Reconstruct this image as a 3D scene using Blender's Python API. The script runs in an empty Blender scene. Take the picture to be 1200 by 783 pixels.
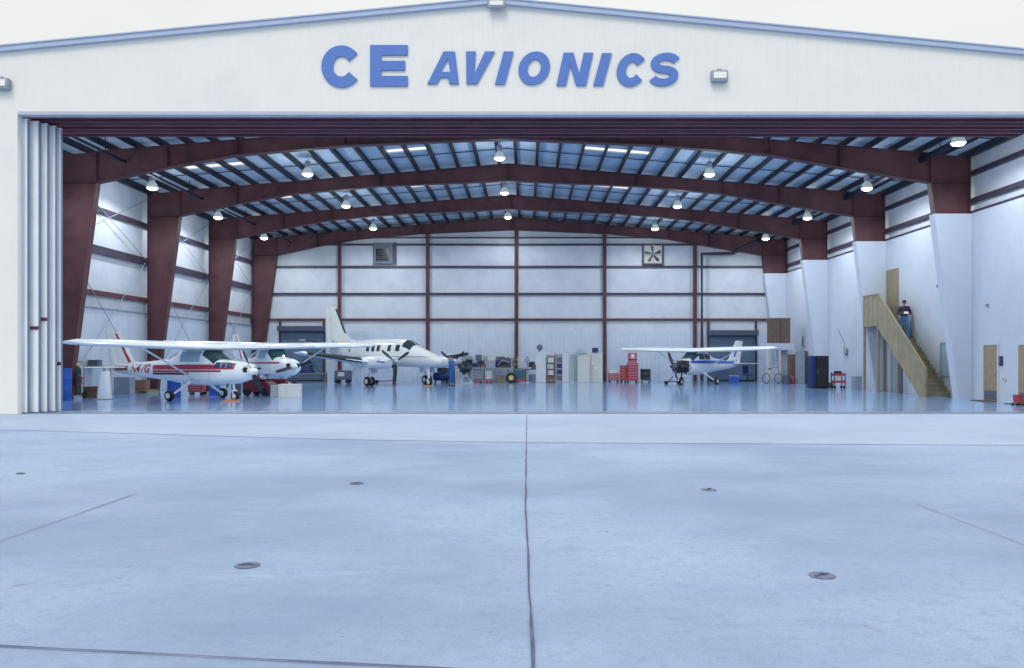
import bpy, bmesh, math, random
from mathutils import Vector, Matrix
random.seed(7)
R = math.radians
PI = math.pi
sc = bpy.context.scene
C = sc.collection
F, CX, CY, EYE = 931.0, 618.0, 418.0, 1.7      # measured from the photograph: used only to work out where things stand

def gx(px, d): return (px - CX) * d / F
def gz(py, d): return EYE + (CY - py) * d / F

# ------------------------------------------------------------------ materials
def mat(name, col, rough=.6, metal=0.0, var=.06, scale=3.0, bump=0.0, bscale=40.0, spec=.5, emit=None, coat=0.0, wave=None, dirt=None):
    m = bpy.data.materials.new(name); m.use_nodes = True
    nt = m.node_tree; N = nt.nodes; L = nt.links
    b = N['Principled BSDF']
    b.inputs['Roughness'].default_value = rough
    b.inputs['Metallic'].default_value = metal
    b.inputs['Specular IOR Level'].default_value = spec
    b.inputs['Coat Weight'].default_value = coat
    tc = N.new('ShaderNodeTexCoord')
    no = N.new('ShaderNodeTexNoise'); no.inputs['Scale'].default_value = scale; no.inputs['Detail'].default_value = 6
    L.new(tc.outputs['Object'], no.inputs['Vector'])
    ramp = N.new('ShaderNodeValToRGB')
    ramp.color_ramp.elements[0].position = .3; ramp.color_ramp.elements[1].position = .7
    lo = [max(0, c * (1 - var)) for c in col]; hi = [min(1, c * (1 + var)) for c in col]
    ramp.color_ramp.elements[0].color = (*lo, 1); ramp.color_ramp.elements[1].color = (*hi, 1)
    L.new(no.outputs['Fac'], ramp.inputs['Fac'])
    out = ramp.outputs['Color']
    if dirt:
        dcol, dscale, lo_, hi_ = dirt
        n2 = N.new('ShaderNodeTexNoise'); n2.inputs['Scale'].default_value = dscale; n2.inputs['Detail'].default_value = 9; n2.inputs['Roughness'].default_value = .65
        L.new(tc.outputs['Object'], n2.inputs['Vector'])
        mr = N.new('ShaderNodeMapRange'); mr.inputs['From Min'].default_value = lo_; mr.inputs['From Max'].default_value = hi_
        L.new(n2.outputs['Fac'], mr.inputs['Value'])
        mx = N.new('ShaderNodeMix'); mx.data_type = 'RGBA'
        L.new(mr.outputs['Result'], mx.inputs[0]); L.new(out, mx.inputs[6]); mx.inputs[7].default_value = (*dcol, 1)
        out = mx.outputs[2]
    L.new(out, b.inputs['Base Color'])
    h = None
    if bump:
        n3 = N.new('ShaderNodeTexNoise'); n3.inputs['Scale'].default_value = bscale; n3.inputs['Detail'].default_value = 5
        L.new(tc.outputs['Object'], n3.inputs['Vector'])
        bp = N.new('ShaderNodeBump'); bp.inputs['Strength'].default_value = bump; bp.inputs['Distance'].default_value = .02
        L.new(n3.outputs['Fac'], bp.inputs['Height']); h = bp.outputs['Normal']
    if wave:
        axis, period, st = wave
        w = N.new('ShaderNodeTexWave'); w.wave_type = 'BANDS'; w.bands_direction = axis; w.wave_profile = 'SIN'
        w.inputs['Scale'].default_value = 0.31416 / period; w.inputs['Distortion'].default_value = 0.0
        L.new(tc.outputs['Object'], w.inputs['Vector'])
        mr = N.new('ShaderNodeMapRange'); mr.inputs['From Min'].default_value = .75; mr.inputs['From Max'].default_value = .95
        L.new(w.outputs['Fac'], mr.inputs['Value'])
        bp = N.new('ShaderNodeBump'); bp.inputs['Strength'].default_value = st; bp.inputs['Distance'].default_value = .03
        L.new(mr.outputs['Result'], bp.inputs['Height'])
        if h: L.new(h, bp.inputs['Normal'])
        h = bp.outputs['Normal']
    if h: L.new(h, b.inputs['Normal'])
    if emit:
        b.inputs['Emission Color'].default_value = (*emit[0], 1); b.inputs['Emission Strength'].default_value = emit[1]
    return m

M = {}
M['facade']   = mat('facade_white', (.76, .775, .755), .5, var=.015, scale=.8, wave=('X', .3, .16), dirt=((.66, .69, .71), .35, .52, .85))
M['trim']     = mat('trim_blue', (.38, .47, .64), .45, var=.04, scale=2)
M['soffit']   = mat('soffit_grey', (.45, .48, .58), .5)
M['letter']   = mat('letter_blue', (.085, .19, .53), .6, var=.05, scale=6)
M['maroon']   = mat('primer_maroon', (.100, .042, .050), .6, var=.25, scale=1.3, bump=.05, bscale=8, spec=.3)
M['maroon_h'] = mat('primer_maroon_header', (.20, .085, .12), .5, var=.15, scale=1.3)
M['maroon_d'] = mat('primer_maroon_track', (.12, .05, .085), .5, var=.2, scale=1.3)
M['purlin']   = mat('purlin_dark', (.016, .020, .036), .5, var=.2, scale=2, spec=.3)
M['girt']     = mat('girt_dark', (.045, .035, .06), .5, var=.2, scale=2)
M['insul']    = mat('insulation_white', (.57, .61, .675), .45, var=.05, scale=1.2, bump=.5, bscale=1.1, dirt=((.46, .50, .60), .8, .5, .8))
M['insul_r']  = mat('roof_insulation', (.46, .56, .66), .62, var=.08, scale=1.5, bump=.6, bscale=1.6, spec=.3)
M['liner']    = mat('ribbed_liner', (.54, .62, .72), .4, var=.04, scale=2, wave=('X', .3, .5))
M['liner_y']  = mat('ribbed_liner_side', (.54, .62, .72), .4, var=.04, scale=2, wave=('Y', .3, .5))
M['drywall']  = mat('painted_drywall', (.55, .61, .70), .6, var=.02, scale=1.5, dirt=((.47, .53, .62), .5, .5, .85))
M['leaf']     = mat('door_leaf_white', (.84, .88, .93), .45, var=.04, scale=1)
M['leaf_dk']  = mat('door_leaf_gap', (.20, .24, .34), .6)
M['rollup']   = mat('rollup_slats', (.10, .155, .235), .45, var=.06, scale=2, wave=('Z', .12, .7))
M['rollbox']  = mat('rollup_hood', (.055, .07, .11), .5)
M['skin']     = mat('skin', (.50, .27, .20), .5)
M['white']    = mat('aircraft_white', (.87, .91, .92), .25, var=.02, coat=.4)
M['cream']    = mat('aircraft_cream', (.78, .80, .76), .28, var=.02, coat=.4)
M['red']      = mat('stripe_red', (.38, .02, .05), .3, coat=.3)
M['redtool']  = mat('tool_red', (.42, .055, .07), .4)
M['pinkred']  = mat('faded_red', (.42, .12, .16), .5)
M['maroonbox']= mat('maroon_box', (.16, .02, .045), .55, var=.2)
M['bluestr']  = mat('stripe_blue', (.04, .12, .50), .3, coat=.3)
M['glass']    = mat('dark_glass', (.03, .05, .06), .08, spec=.8)
M['glass_l']  = mat('pale_glass', (.30, .45, .53), .12, spec=.7)
M['glass_t']  = mat('teal_glass', (.015, .06, .07), .1, spec=.7)
M['black']    = mat('black_rubber', (.015, .016, .02), .7)
M['boot']     = mat('black_boot', (.02, .025, .035), .5)
M['darkmetal']= mat('dark_metal', (.05, .055, .07), .45, metal=.4, var=.3, scale=9)
M['steel']    = mat('steel', (.45, .48, .52), .35, metal=.8)
M['alu']      = mat('aluminium', (.6, .63, .68), .35, metal=.6)
M['grey']     = mat('grey_paint', (.28, .33, .40), .5)
M['grey_d']   = mat('dark_grey_paint', (.10, .13, .18), .5)
M['ltgrey']   = mat('light_grey_paint', (.60, .63, .65), .5)
M['beige']    = mat('beige_fabric', (.62, .63, .57), .8, var=.05, scale=20)
M['beige_g']  = mat('greenish_fabric', (.42, .50, .48), .8, var=.05, scale=20)
M['blue']     = mat('barrel_blue', (.02, .10, .42), .4)
M['bluedk']   = mat('blue_dark', (.015, .03, .16), .5)
M['navy']     = mat('navy', (.01, .03, .12), .5)
M['coverall'] = mat('coverall_blue', (.03, .13, .36), .8, var=.15, scale=8, bump=.3, bscale=14)
M['jeans']    = mat('jeans_blue', (.06, .17, .38), .85, var=.15, scale=8, bump=.3, bscale=14)
M['jacket']   = mat('jacket_plaid', (.035, .025, .05), .85, var=.9, scale=14, bump=.3, bscale=14)
M['hair']     = mat('hair_dark', (.02, .015, .012), .8)
M['cap']      = mat('cap_dark', (.015, .02, .03), .7)
M['wood']     = mat('plywood', (.30, .265, .17), .65, var=.16, scale=2.5, bump=.1, dirt=((.235, .21, .14), 1.4, .5, .8))
M['woodpost'] = mat('lumber', (.30, .25, .17), .65, var=.12, scale=4)
M['wooddoor'] = mat('oak_door', (.33, .25, .16), .5, var=.1, scale=4)
M['brown']    = mat('brown_wood', (.15, .10, .075), .6, var=.2, scale=3)
M['carton']   = mat('cardboard', (.24, .15, .10), .8)
M['orange']   = mat('orange_paint', (.55, .22, .12), .5)
M['green']    = mat('green_paint', (.02, .10, .07), .5)
M['teal']     = mat('teal', (.03, .14, .17), .5)
M['yellow']   = mat('yellow_paint', (.62, .55, .22), .5)
M['matbrown'] = mat('door_mat', (.09, .075, .05), .95)
M['paper']    = mat('paper_white', (.8, .8, .78), .6)
M['lens']     = mat('lamp_lens', (.9, .9, .85), .4, emit=((1.0, .93, .62), 1.35))
M['shade']    = mat('lamp_reflector', (.40, .46, .46), .35, emit=((.85, 1, .92), .22))
M['screen']   = mat('screen_black', (.01, .012, .016), .2)
M['tie']      = mat('tie_down_metal', (.14, .17, .27), .6, metal=.2, var=.3, scale=12)
M['joint']    = mat('joint_sealant', (.10, .11, .22), .8, var=.3, scale=5)
M['fanlight'] = mat('painted_daylight', (.45, .46, .44), .6, emit=((.95, .97, 1.0), .12))  # weak emission stands in for daylight behind the fan

def concrete(name, c1, c2, c3):
    m = bpy.data.materials.new(name); m.use_nodes = True
    nt = m.node_tree; N = nt.nodes; L = nt.links; b = N['Principled BSDF']
    b.inputs['Roughness'].default_value = .75
    tc = N.new('ShaderNodeTexCoord')
    def noise(scale, detail=6, rough=.6, sx=1, sy=1):
        mp = N.new('ShaderNodeMapping'); mp.inputs['Scale'].default_value = (sx, sy, 1)
        L.new(tc.outputs['Object'], mp.inputs['Vector'])
        n = N.new('ShaderNodeTexNoise'); n.inputs['Scale'].default_value = scale; n.inputs['Detail'].default_value = detail; n.inputs['Roughness'].default_value = rough
        L.new(mp.outputs['Vector'], n.inputs['Vector']); return n.outputs['Fac']
    def mixc(fac, a, bcol, lo, hi):
        mr = N.new('ShaderNodeMapRange'); mr.inputs['From Min'].default_value = lo; mr.inputs['From Max'].default_value = hi
        L.new(fac, mr.inputs['Value'])
        mx = N.new('ShaderNodeMix'); mx.data_type = 'RGBA'
        L.new(mr.outputs['Result'], mx.inputs[0])
        if isinstance(a, tuple): mx.inputs[6].default_value = (*a, 1)
        else: L.new(a, mx.inputs[6])
        if isinstance(bcol, tuple): mx.inputs[7].default_value = (*bcol, 1)
        else: L.new(bcol, mx.inputs[7])
        return mx.outputs[2]
    a = mixc(noise(.16, 7, .6, 1, 1.3), c1, c2, .41, .59)
    a = mixc(noise(1.1, 8, .7, .5, 1), a, c3, .56, .80)
    a = mixc(noise(9, 6, .7), a, tuple(x * .88 for x in c1), .5, .85)
    a = mixc(noise(.9, 9, .75, .25, 1.2), a, tuple(min(1, x * 1.13) for x in c2), .60, .72)
    a = mixc(noise(3.3, 3, .5), a, tuple(x * .75 for x in c1), .71, .80)
    a = mixc(noise(11, 1, .3), a, tuple(x * .7 for x in c1), .78, .84)
    a = mixc(noise(60, 4, .7), a, tuple(x * .80 for x in c1), .48, .85)
    L.new(a, b.inputs['Base Color'])
    bp = N.new('ShaderNodeBump'); bp.inputs['Strength'].default_value = .25; bp.inputs['Distance'].default_value = .01
    L.new(noise(45, 6, .7), bp.inputs['Height']); L.new(bp.outputs['Normal'], b.inputs['Normal'])
    return m
M['apron'] = concrete('apron_concrete', (.242, .335, .520), (.350, .465, .655), (.212, .30, .475))
M['strip'] = concrete('pale_concrete', (.325, .425, .585), (.39, .495, .655), (.29, .385, .545))

def floor_mat():
    m = bpy.data.materials.new('epoxy_floor'); m.use_nodes = True
    nt = m.node_tree; N = nt.nodes; L = nt.links; b = N['Principled BSDF']
    tc = N.new('ShaderNodeTexCoord')
    n = N.new('ShaderNodeTexNoise'); n.inputs['Scale'].default_value = .35; n.inputs['Detail'].default_value = 8
    L.new(tc.outputs['Object'], n.inputs['Vector'])
    r = N.new('ShaderNodeValToRGB'); r.color_ramp.elements[0].position = .3; r.color_ramp.elements[1].position = .75
    r.color_ramp.elements[0].color = (.21, .36, .62, 1); r.color_ramp.elements[1].color = (.26, .43, .70, 1)
    L.new(n.outputs['Fac'], r.inputs['Fac']); L.new(r.outputs['Color'], b.inputs['Base Color'])
    n2 = N.new('ShaderNodeTexNoise'); n2.inputs['Scale'].default_value = 1.2; n2.inputs['Detail'].default_value = 6
    L.new(tc.outputs['Object'], n2.inputs['Vector'])
    mr = N.new('ShaderNodeMapRange'); mr.inputs['To Min'].default_value = .13; mr.inputs['To Max'].default_value = .26
    L.new(n2.outputs['Fac'], mr.inputs['Value']); L.new(mr.outputs['Result'], b.inputs['Roughness'])
    b.inputs['Coat Weight'].default_value = .55; b.inputs['Coat Roughness'].default_value = .10
    n3 = N.new('ShaderNodeTexNoise'); n3.inputs['Scale'].default_value = .8; n3.inputs['Detail'].default_value = 3
    L.new(tc.outputs['Object'], n3.inputs['Vector'])
    bp = N.new('ShaderNodeBump'); bp.inputs['Strength'].default_value = .06; bp.inputs['Distance'].default_value = .02
    L.new(n3.outputs['Fac'], bp.inputs['Height']); L.new(bp.outputs['Normal'], b.inputs['Normal'])
    return m
M['floor'] = floor_mat()

def skylight_mat():
    m = bpy.data.materials.new('skylight_panel'); m.use_nodes = True
    nt = m.node_tree; N = nt.nodes; L = nt.links
    N.remove(N['Principled BSDF'])
    t = N.new('ShaderNodeBsdfTranslucent'); t.inputs['Color'].default_value = (.9, .86, .82, 1)
    L.new(t.outputs[0], N['Material Output'].inputs['Surface'])
    return m
M['skylight'] = skylight_mat()

# ------------------------------------------------------------------ mesh builder
class MB:
    def __init__(s): s.bm = bmesh.new()
    def box(s, x0, x1, y0, y1, z0, z1, bev=0):
        r = bmesh.ops.create_cube(s.bm, size=1.0)
        for v in r['verts']:
            v.co = Vector(((x0+x1)/2 + v.co.x*(x1-x0), (y0+y1)/2 + v.co.y*(y1-y0), (z0+z1)/2 + v.co.z*(z1-z0)))
        if bev:
            es = {e for v in r['verts'] for e in v.link_edges}
            bmesh.ops.bevel(s.bm, geom=list(es), offset=bev, segments=2, affect='EDGES', profile=.6)
        return s
    def obox(s, a, b, w, h, up=Vector((0, 0, 1))):          # box beam from a to b
        a = Vector(a); b = Vector(b); d = b - a; L_ = d.length; d.normalize()
        side = d.cross(up)
        if side.length < 1e-4: side = Vector((1, 0, 0))
        side.normalize(); u = side.cross(d).normalized()
        r = bmesh.ops.create_cube(s.bm, size=1.0)
        for v in r['verts']:
            c = v.co.copy(); v.co = a + d*(c.x+.5)*L_ + side*c.y*w + u*c.z*h
        return s
    def tube(s, pts, r, seg=10, cap=True):
        pts = [Vector(p) for p in pts]
        rs = r if isinstance(r, (list, tuple)) else [r]*len(pts)
        rings = []
        for i, p in enumerate(pts):
            if i == 0: d = pts[1]-p
            elif i == len(pts)-1: d = p-pts[i-1]
            else: d = (pts[i+1]-p).normalized() + (p-pts[i-1]).normalized()
            d.normalize()
            u = d.cross(Vector((0, 0, 1)))
            if u.length < 1e-3: u = d.cross(Vector((0, 1, 0)))
            u.normalize(); w = d.cross(u).normalized()
            rings.append([s.bm.verts.new(p + (u*math.cos(2*PI*k/seg) + w*math.sin(2*PI*k/seg))*rs[i]) for k in range(seg)])
        s.loftrings(rings, cap); return s
    def loftrings(s, rings, cap=True, closed=True):
        n = len(rings[0])
        for a, b in zip(rings, rings[1:]):
            for k in range(n if closed else n-1):
                s.bm.faces.new((a[k], a[(k+1) % n], b[(k+1) % n], b[k]))
        if cap:
            s.bm.faces.new(rings[0][::-1]); s.bm.faces.new(rings[-1])
    def loft(s, secs, cap=True):
        rings = [[s.bm.verts.new(Vector(p)) for p in sec] for sec in secs]
        s.loftrings(rings, cap); return s
    def lathe(s, prof, c=(0, 0, 0), axis='Z', seg=20):
        closed_profile = prof[0] == prof[-1]
        rings = []
        c = Vector(c)
        for (r, h) in prof:
            ring = []
            for k in range(seg):
                a = 2*PI*k/seg; x, y = max(r, 1e-4)*math.cos(a), max(r, 1e-4)*math.sin(a)
                v = {'Z': (x, y, h), 'Y': (x, h, y), 'X': (h, x, y)}[axis]
                ring.append(s.bm.verts.new(c + Vector(v)))
            rings.append(ring)
        s.loftrings(rings, not closed_profile); return s
    def prism(s, poly, y0, y1, plane='XZ'):
        def P(u, v, w): return {'XZ': (u, w, v), 'YZ': (w, u, v), 'XY': (u, v, w)}[plane]
        a = [s.bm.verts.new(P(u, v, y0)) for u, v in poly]; b = [s.bm.verts.new(P(u, v, y1)) for u, v in poly]
        s.bm.faces.new(a); s.bm.faces.new(b[::-1])
        n = len(a)
        for k in range(n): s.bm.faces.new((a[k], b[k], b[(k+1) % n], a[(k+1) % n]))
        return s
    def sphere(s, c, r, sc_=(1, 1, 1), seg=14):
        rr = bmesh.ops.create_uvsphere(s.bm, u_segments=seg, v_segments=max(6, seg*2//3), radius=r)
        for v in rr['verts']: v.co = Vector(c) + Vector((v.co.x*sc_[0], v.co.y*sc_[1], v.co.z*sc_[2]))
        return s
    def xform(s, mtx): bmesh.ops.transform(s.bm, matrix=mtx, verts=s.bm.verts); return s
    def build(s, name, m, parent=None, smooth=False, loc=None):
        bmesh.ops.recalc_face_normals(s.bm, faces=s.bm.faces)
        me = bpy.data.meshes.new(name); s.bm.to_mesh(me); s.bm.free()
        me.materials.append(M[m] if isinstance(m, str) else m)
        if smooth:
            for p in me.polygons: p.use_smooth = True
            me.set_sharp_from_angle(angle=R(smooth if smooth is not True else 40))
        o = bpy.data.objects.new(name, me); C.objects.link(o)
        if parent: o.parent = parent
        if loc: o.location = loc
        return o

def thing(name, label, cat, loc=(0, 0, 0), rz=0, group=None):
    o = bpy.data.objects.new(name, None); C.objects.link(o)
    o.location = loc; o.rotation_euler = (0, 0, rz); o['label'] = label; o['category'] = cat
    o.empty_display_size = .2
    if group: o['group'] = group
    return o
def tag(o, label, cat, group=None):
    o['label'] = label; o['category'] = cat
    if group: o['group'] = group
    return o
def struct(o): o['kind'] = 'structure'; return o
def dup(root, loc=None, rz=None, label=None, group=None):
    def cp(o, par):
        c = o.copy(); C.objects.link(c)
        if par: c.parent = par
        for ch in list(o.children): cp(ch, c)
        return c
    c = cp(root, None)
    if loc: c.location = loc
    if rz is not None: c.rotation_euler = (0, 0, rz)
    if label: c['label'] = label
    if group: c['group'] = group
    return c

# ------------------------------------------------------------------ dimensions
YF = 23.5                       # facade
FR = [32.0, 39.6, 47.2, 54.8]   # rigid frames
XL, XR = -18.87, 17.77          # outer flange of the columns
RX = -.95                       # ridge
YB = 55.10                      # back wall face
def roofz(x): return 11.3 - .083*abs(x - RX)   # top of rafter

# ------------------------------------------------------------------ ground
def sheet(name, poly, z, m):
    b = MB(); vs = [b.bm.verts.new((x, y, z)) for x, y in poly]; b.bm.faces.new(vs)
    return struct(b.build(name, m))
sheet('ground', [(-1500, -1500), (1500, -1500), (1500, 3000), (-1500, 3000)], -.012, 'apron')
sheet('apron_strip', [(-40, 21.6), (-11.6, 18.4), (-4, 16.4), (0, 15.8), (9.6, 15.3), (40, 14.6), (40, YF+.35), (-40, YF+.35)], -.006, 'strip')
sheet('hangar_floor', [(-19.05, YF+.35), (17.95, YF+.35), (17.95, 55.2), (-19.05, 55.2)], 0.0, 'floor')
sheet('threshold_joint', [(-15.1, YF+.30), (15.6, YF+.30), (15.6, YF+.37), (-15.1, YF+.37)], .004, 'joint')
def joint(pts, w):
    b = MB(); L_ = []; Rr = []
    fine = []
    for (p, q) in zip(pts, pts[1:]):
        n = max(1, int(math.dist(p, q)/.35))
        for k in range(n): fine.append((p[0]+(q[0]-p[0])*k/n, p[1]+(q[1]-p[1])*k/n))
    fine.append(pts[-1])
    for i, p in enumerate(fine):
        q = fine[min(i+1, len(fine)-1)]; o = fine[max(i-1, 0)]
        d = Vector((q[0]-o[0], q[1]-o[1])).normalized(); n = Vector((-d.y, d.x)); ww = w*random.uniform(.45, 1.15)/2
        j = random.uniform(-.006, .006)
        L_.append(b.bm.verts.new((p[0]+n.x*(ww+j), p[1]+n.y*(ww+j), -.001))); Rr.append(b.bm.verts.new((p[0]-n.x*(ww-j), p[1]-n.y*(ww-j), -.001)))
    for i in range(len(fine)-1): b.bm.faces.new((L_[i], L_[i+1], Rr[i+1], Rr[i]))
    struct(b.build('pavement_joint', 'joint'))
joint([(.0, 1.0), (0.03, 4.3), (-.02, 9), (-.02, YF-.2)], .021)
joint([(-4.87, 1.0), (-4.87, 9.9)], .013)
joint([(4.5, 1.0), (4.5, 9.2)], .008)
joint([(-9, 5.6), (-3.1, 4.68), (-.36, 4.33), (0, 4.3), (.9, 4.15), (6, 3.6)], .020)

ta = thing('tie_down_ring', 'dark tie-down ring in a recess, the left one of the two largest nearest the camera', 'tie-down ring', (-2.29, 6.5, 0), group='tie-down rings set in the apron')
b = MB(); b.lathe([(.10, -.010), (.10, -.004), (.085, -.003), (.0, -.009)], seg=20); b.build('socket', 'tie', ta, 35)
b = MB(); b.tube([(-.075, 0, -.002), (0, .02, .004), (.075, 0, -.002)], .008, 8); b.build('bar', 'tie', ta, True)
dup(ta, (2.30, 6.2, 0), .5, label='dark tie-down ring in a recess, the right one of the two largest nearest the camera')
dup(ta, (-2.3, 10.7, 0), .2, label='small dark tie-down ring left of the long centre joint, farther from the camera')
dup(ta, (2.33, 10.2, 0), .9, label='small dark tie-down ring right of the long centre joint, farther from the camera')
q = dup(ta, (-7.4, 11.6, 0), .1, label='small dark tie-down ring far left on the apron near the hangar'); q.scale = (.6, .6, .6)
# the distant ground beyond the hangar is covered by the ground sheet

# ------------------------------------------------------------------ hangar
H = thing('hangar', 'large white metal hangar with blue roof trim and a wide open front', 'hangar', (0, 0, 0))
FZ = 8.95   # bottom of the fascia
def faz(x): return 12.13 - .097*abs(x - RX) # top of the facade
b = MB()
b.prism([(-19.45, 0), (-15.08, 0), (-15.08, FZ), (15.7, FZ), (15.7, 0), (18.4, 0), (18.4, faz(18.4)), (RX, faz(RX)), (-19.45, faz(-19.45))], YF, YF+.22)
b.build('front_wall', 'facade', H)
b = MB()
for x0, x1 in ((-19.6, RX), (RX, 18.55)):
    b.prism([(x0, faz(x0)-.02), (x1, faz(x1)-.02), (x1, faz(x1)+.12), (x0, faz(x0)+.12)], YF-.12, YF+.3)
b.build('roof_trim', 'trim', H)
b = MB()
for x0, x1 in ((-19.6, RX), (RX, 18.55)):
    b.prism([(x0, faz(x0)+.121), (x1, faz(x1)+.121), (x1, faz(x1)+.16), (x0, faz(x0)+.16)], YF-.15, YF+.32)
b.build('gutter_lip', mat('lip_blue', (.42, .50, .64), .4), H)
# soffit under the facade edge
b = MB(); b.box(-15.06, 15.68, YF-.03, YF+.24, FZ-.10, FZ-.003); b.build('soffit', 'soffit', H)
# header box with the door tracks
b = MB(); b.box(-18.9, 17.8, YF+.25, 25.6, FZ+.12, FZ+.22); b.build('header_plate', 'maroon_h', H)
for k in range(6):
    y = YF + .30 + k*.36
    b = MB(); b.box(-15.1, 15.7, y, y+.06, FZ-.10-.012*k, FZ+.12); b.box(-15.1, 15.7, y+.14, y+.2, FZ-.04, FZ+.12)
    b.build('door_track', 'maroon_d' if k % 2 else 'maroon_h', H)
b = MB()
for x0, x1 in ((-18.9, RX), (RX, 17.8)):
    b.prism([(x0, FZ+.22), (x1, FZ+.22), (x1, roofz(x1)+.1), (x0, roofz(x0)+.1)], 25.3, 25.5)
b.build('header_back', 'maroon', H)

# side walls, back wall
b = MB(); b.box(-19.2, -19.08, YF+.23, YB+.12, 0, roofz(-19)+.2); b.build('left_wall', 'insul', H)
b = MB(); b.box(-19.45, -19.25, YF+.23, YB+.3, 0, roofz(-19)+.2); b.build('left_cladding', 'facade', H)
b = MB(); b.box(17.96, 18.08, YF+.23, YB+.12, 0, roofz(18)+.2); b.build('right_wall', 'insul', H)
b = MB(); b.box(18.12, 18.4, YF+.23, YB+.3, 0, roofz(18)+.2); b.build('right_cladding', 'facade', H)
b = MB(); b.prism([(-19.07, 0), (17.95, 0), (17.95, roofz(17.95)+.36), (RX, roofz(RX)+.36), (-19.07, roofz(-19.07)+.36)], YB+.102, YB+.2); b.build('back_wall', 'insul', H)
b = MB(); b.prism([(-19.45, 0), (18.4, 0), (18.4, roofz(18.4)+.4), (RX, roofz(RX)+.4), (-19.45, roofz(-19.45)+.4)], YB+.31, YB+.40); b.build('back_cladding', 'facade', H)
b = MB(); b.box(XL-.05, XR+.0, YB+.045, YB+.098, 0, 3.5); b.build('back_liner', 'liner', H)
b = MB(); b.box(-19.078, -19.02, YF+.3, YB, 0, 3.84); b.build('left_liner', 'liner_y', H)
b = MB(); b.box(17.81, 17.958, YF+.3, YB, 0, 7.45); b.build('drywall_panel', 'drywall', H)
b = MB(); b.box(17.78, 17.975, YF+.3, YB, 7.452, 7.53); b.build('drywall_cap', 'girt', H)
for x0, x1, z, h, m in ((-19.018, XL-.01, 8.2, .22, 'girt'), (-19.018, XL-.01, 6.42, .34, 'girt'), (-19.018, XL-.01, 4.5, .22, 'maroon'), (-19.018, XL-.06, 3.86, .05, 'grey')):
    b = MB(); b.box(x0, x1, YF+.4, YB, z-h/2, z+h/2); b.build('girt', m, H)
for z in (9.05, 7.95):
    b = MB(); b.box(XR+.01, 17.955, YF+.4, YB, z-.09, z+.09); b.build('girt', 'girt', H)
for z, h, m in ((9.47, .13, 'girt'), (7.93, .14, 'girt'), (6.05, .15, 'girt'), (4.27, .16, 'maroon'), (9.95, .08, 'girt')):
    x0 = max(XL, RX-(11.3-z-.1)/.083); x1 = min(XR, RX+(11.3-z-.1)/.083)
    b = MB(); b.box(x0, x1, YB-.06, YB+.094, z-h/2, z+h/2); b.build('girt', m, H)
for x in (-13.0, -6.9, -.76, 5.35, 11.6):
    zt = roofz(x)-.4
    b = MB(); b.box(x-.13, x+.13, 54.97, 54.985, 0, zt); b.box(x-.008, x+.008, 54.985, YB-.065, 0, zt)
    b.box(x-.15, x+.15, 54.94, 54.97, 0, .02)
    b.build('wind_column', 'maroon', H)
# X bracing rods along the left wall
for y0, y1 in ((32.4, 39.2), (40, 46.8), (47.6, 54.4)):
    for za, zb in ((.4, 6.3), (6.5, 9.4)):
        b = MB(); b.tube([(-18.86, y0, za), (-18.86, y1, zb)], .018, 6); b.tube([(-18.84, y0, zb), (-18.84, y1, za)], .018, 6)
        b.build('brace_rod', 'grey', H)

# rigid frames
UB = [(0, 10.45), (6.4, 10.18), (10.7, 9.8), (13.5, 9.3)]
def frame(y):
    f = MB()
    root = None
    # columns
    def column(side):
        if side < 0: xo, xi0, xi1 = XL, XL+.45, XL+1.58
        else:        xo, xi0, xi1 = XR, XR-.45, XR-1.58
        zo, zi = roofz(xo), 8.68
        b = MB()
        b.prism([(xo, 0), (xi0, 0), (xi1, zi), (xi1, roofz(xi1)), (xo, zo)], y-.012, y+.012)
        b.obox((xo - .012*side, y, 0), (xo - .012*side, y, zo), .024, .34, Vector((0, 1, 0)))
        b.obox((xi0, y, 0), (xi1, y, zi), .03, .34, Vector((0, 1, 0)))
        b.obox((xi1, y, zi), (xi1, y, roofz(xi1)), .03, .34, Vector((0, 1, 0)))
        b.obox((xi1, y, zi), (xo, y, zi), .34, .02)
        b.box(min(xo, xi0)-.03, max(xo, xi0)+.03, y-.2, y+.2, 0, .03)
        return b
    r = MB()
    pts_l = [(XL+1.60, roofz(XL+1.6)), (RX, roofz(RX))]
    under = lambda s, xi: [(RX, 10.45)] + [(RX+s*u, z) for u, z in UB[1:]] + [(xi, 8.70)]
    root = r
    for s, xi in ((-1, XL+1.60), (1, XR-1.60)):
        ud = under(s, xi)
        r.prism([(RX, roofz(RX)), (xi, roofz(xi))] + ud[::-1], y-.012, y+.012)
        r.obox((RX, y, roofz(RX)-.012), (xi, y, roofz(xi)-.012), .34, .024)
        for p, q in zip(ud, ud[1:]): r.obox((p[0], y, p[1]), (q[0], y, q[1]), .34, .03)
        for u in (0.05, 6.4, 10.7, 13.5):       # stiffener / splice plates
            x = RX+s*u; zb = 10.45 - .0422*u if u <= 6.4 else (9.8 if u < 11 else 9.3)
            r.box(x-.012, x+.012, y-.16, y+.16, zb+.0, roofz(x)-.03)
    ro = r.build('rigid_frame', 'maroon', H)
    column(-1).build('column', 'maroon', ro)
    column(1).build('column', 'maroon', ro)
    # flange braces from purlins
    return ro
for y in FR: frame(y)
# white boxed covers of the right-hand columns
for y in FR:
    b = MB()
    zt = 7.42; k = zt/8.68
    xi = XR-.45-(1.13*k)
    b.prism([(XR+.03, .0), (XR-.52, .0), (xi-.07, zt), (XR+.03, zt)], y-.22, y+.22)
    b.build('column_cover', 'drywall', H)
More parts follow.
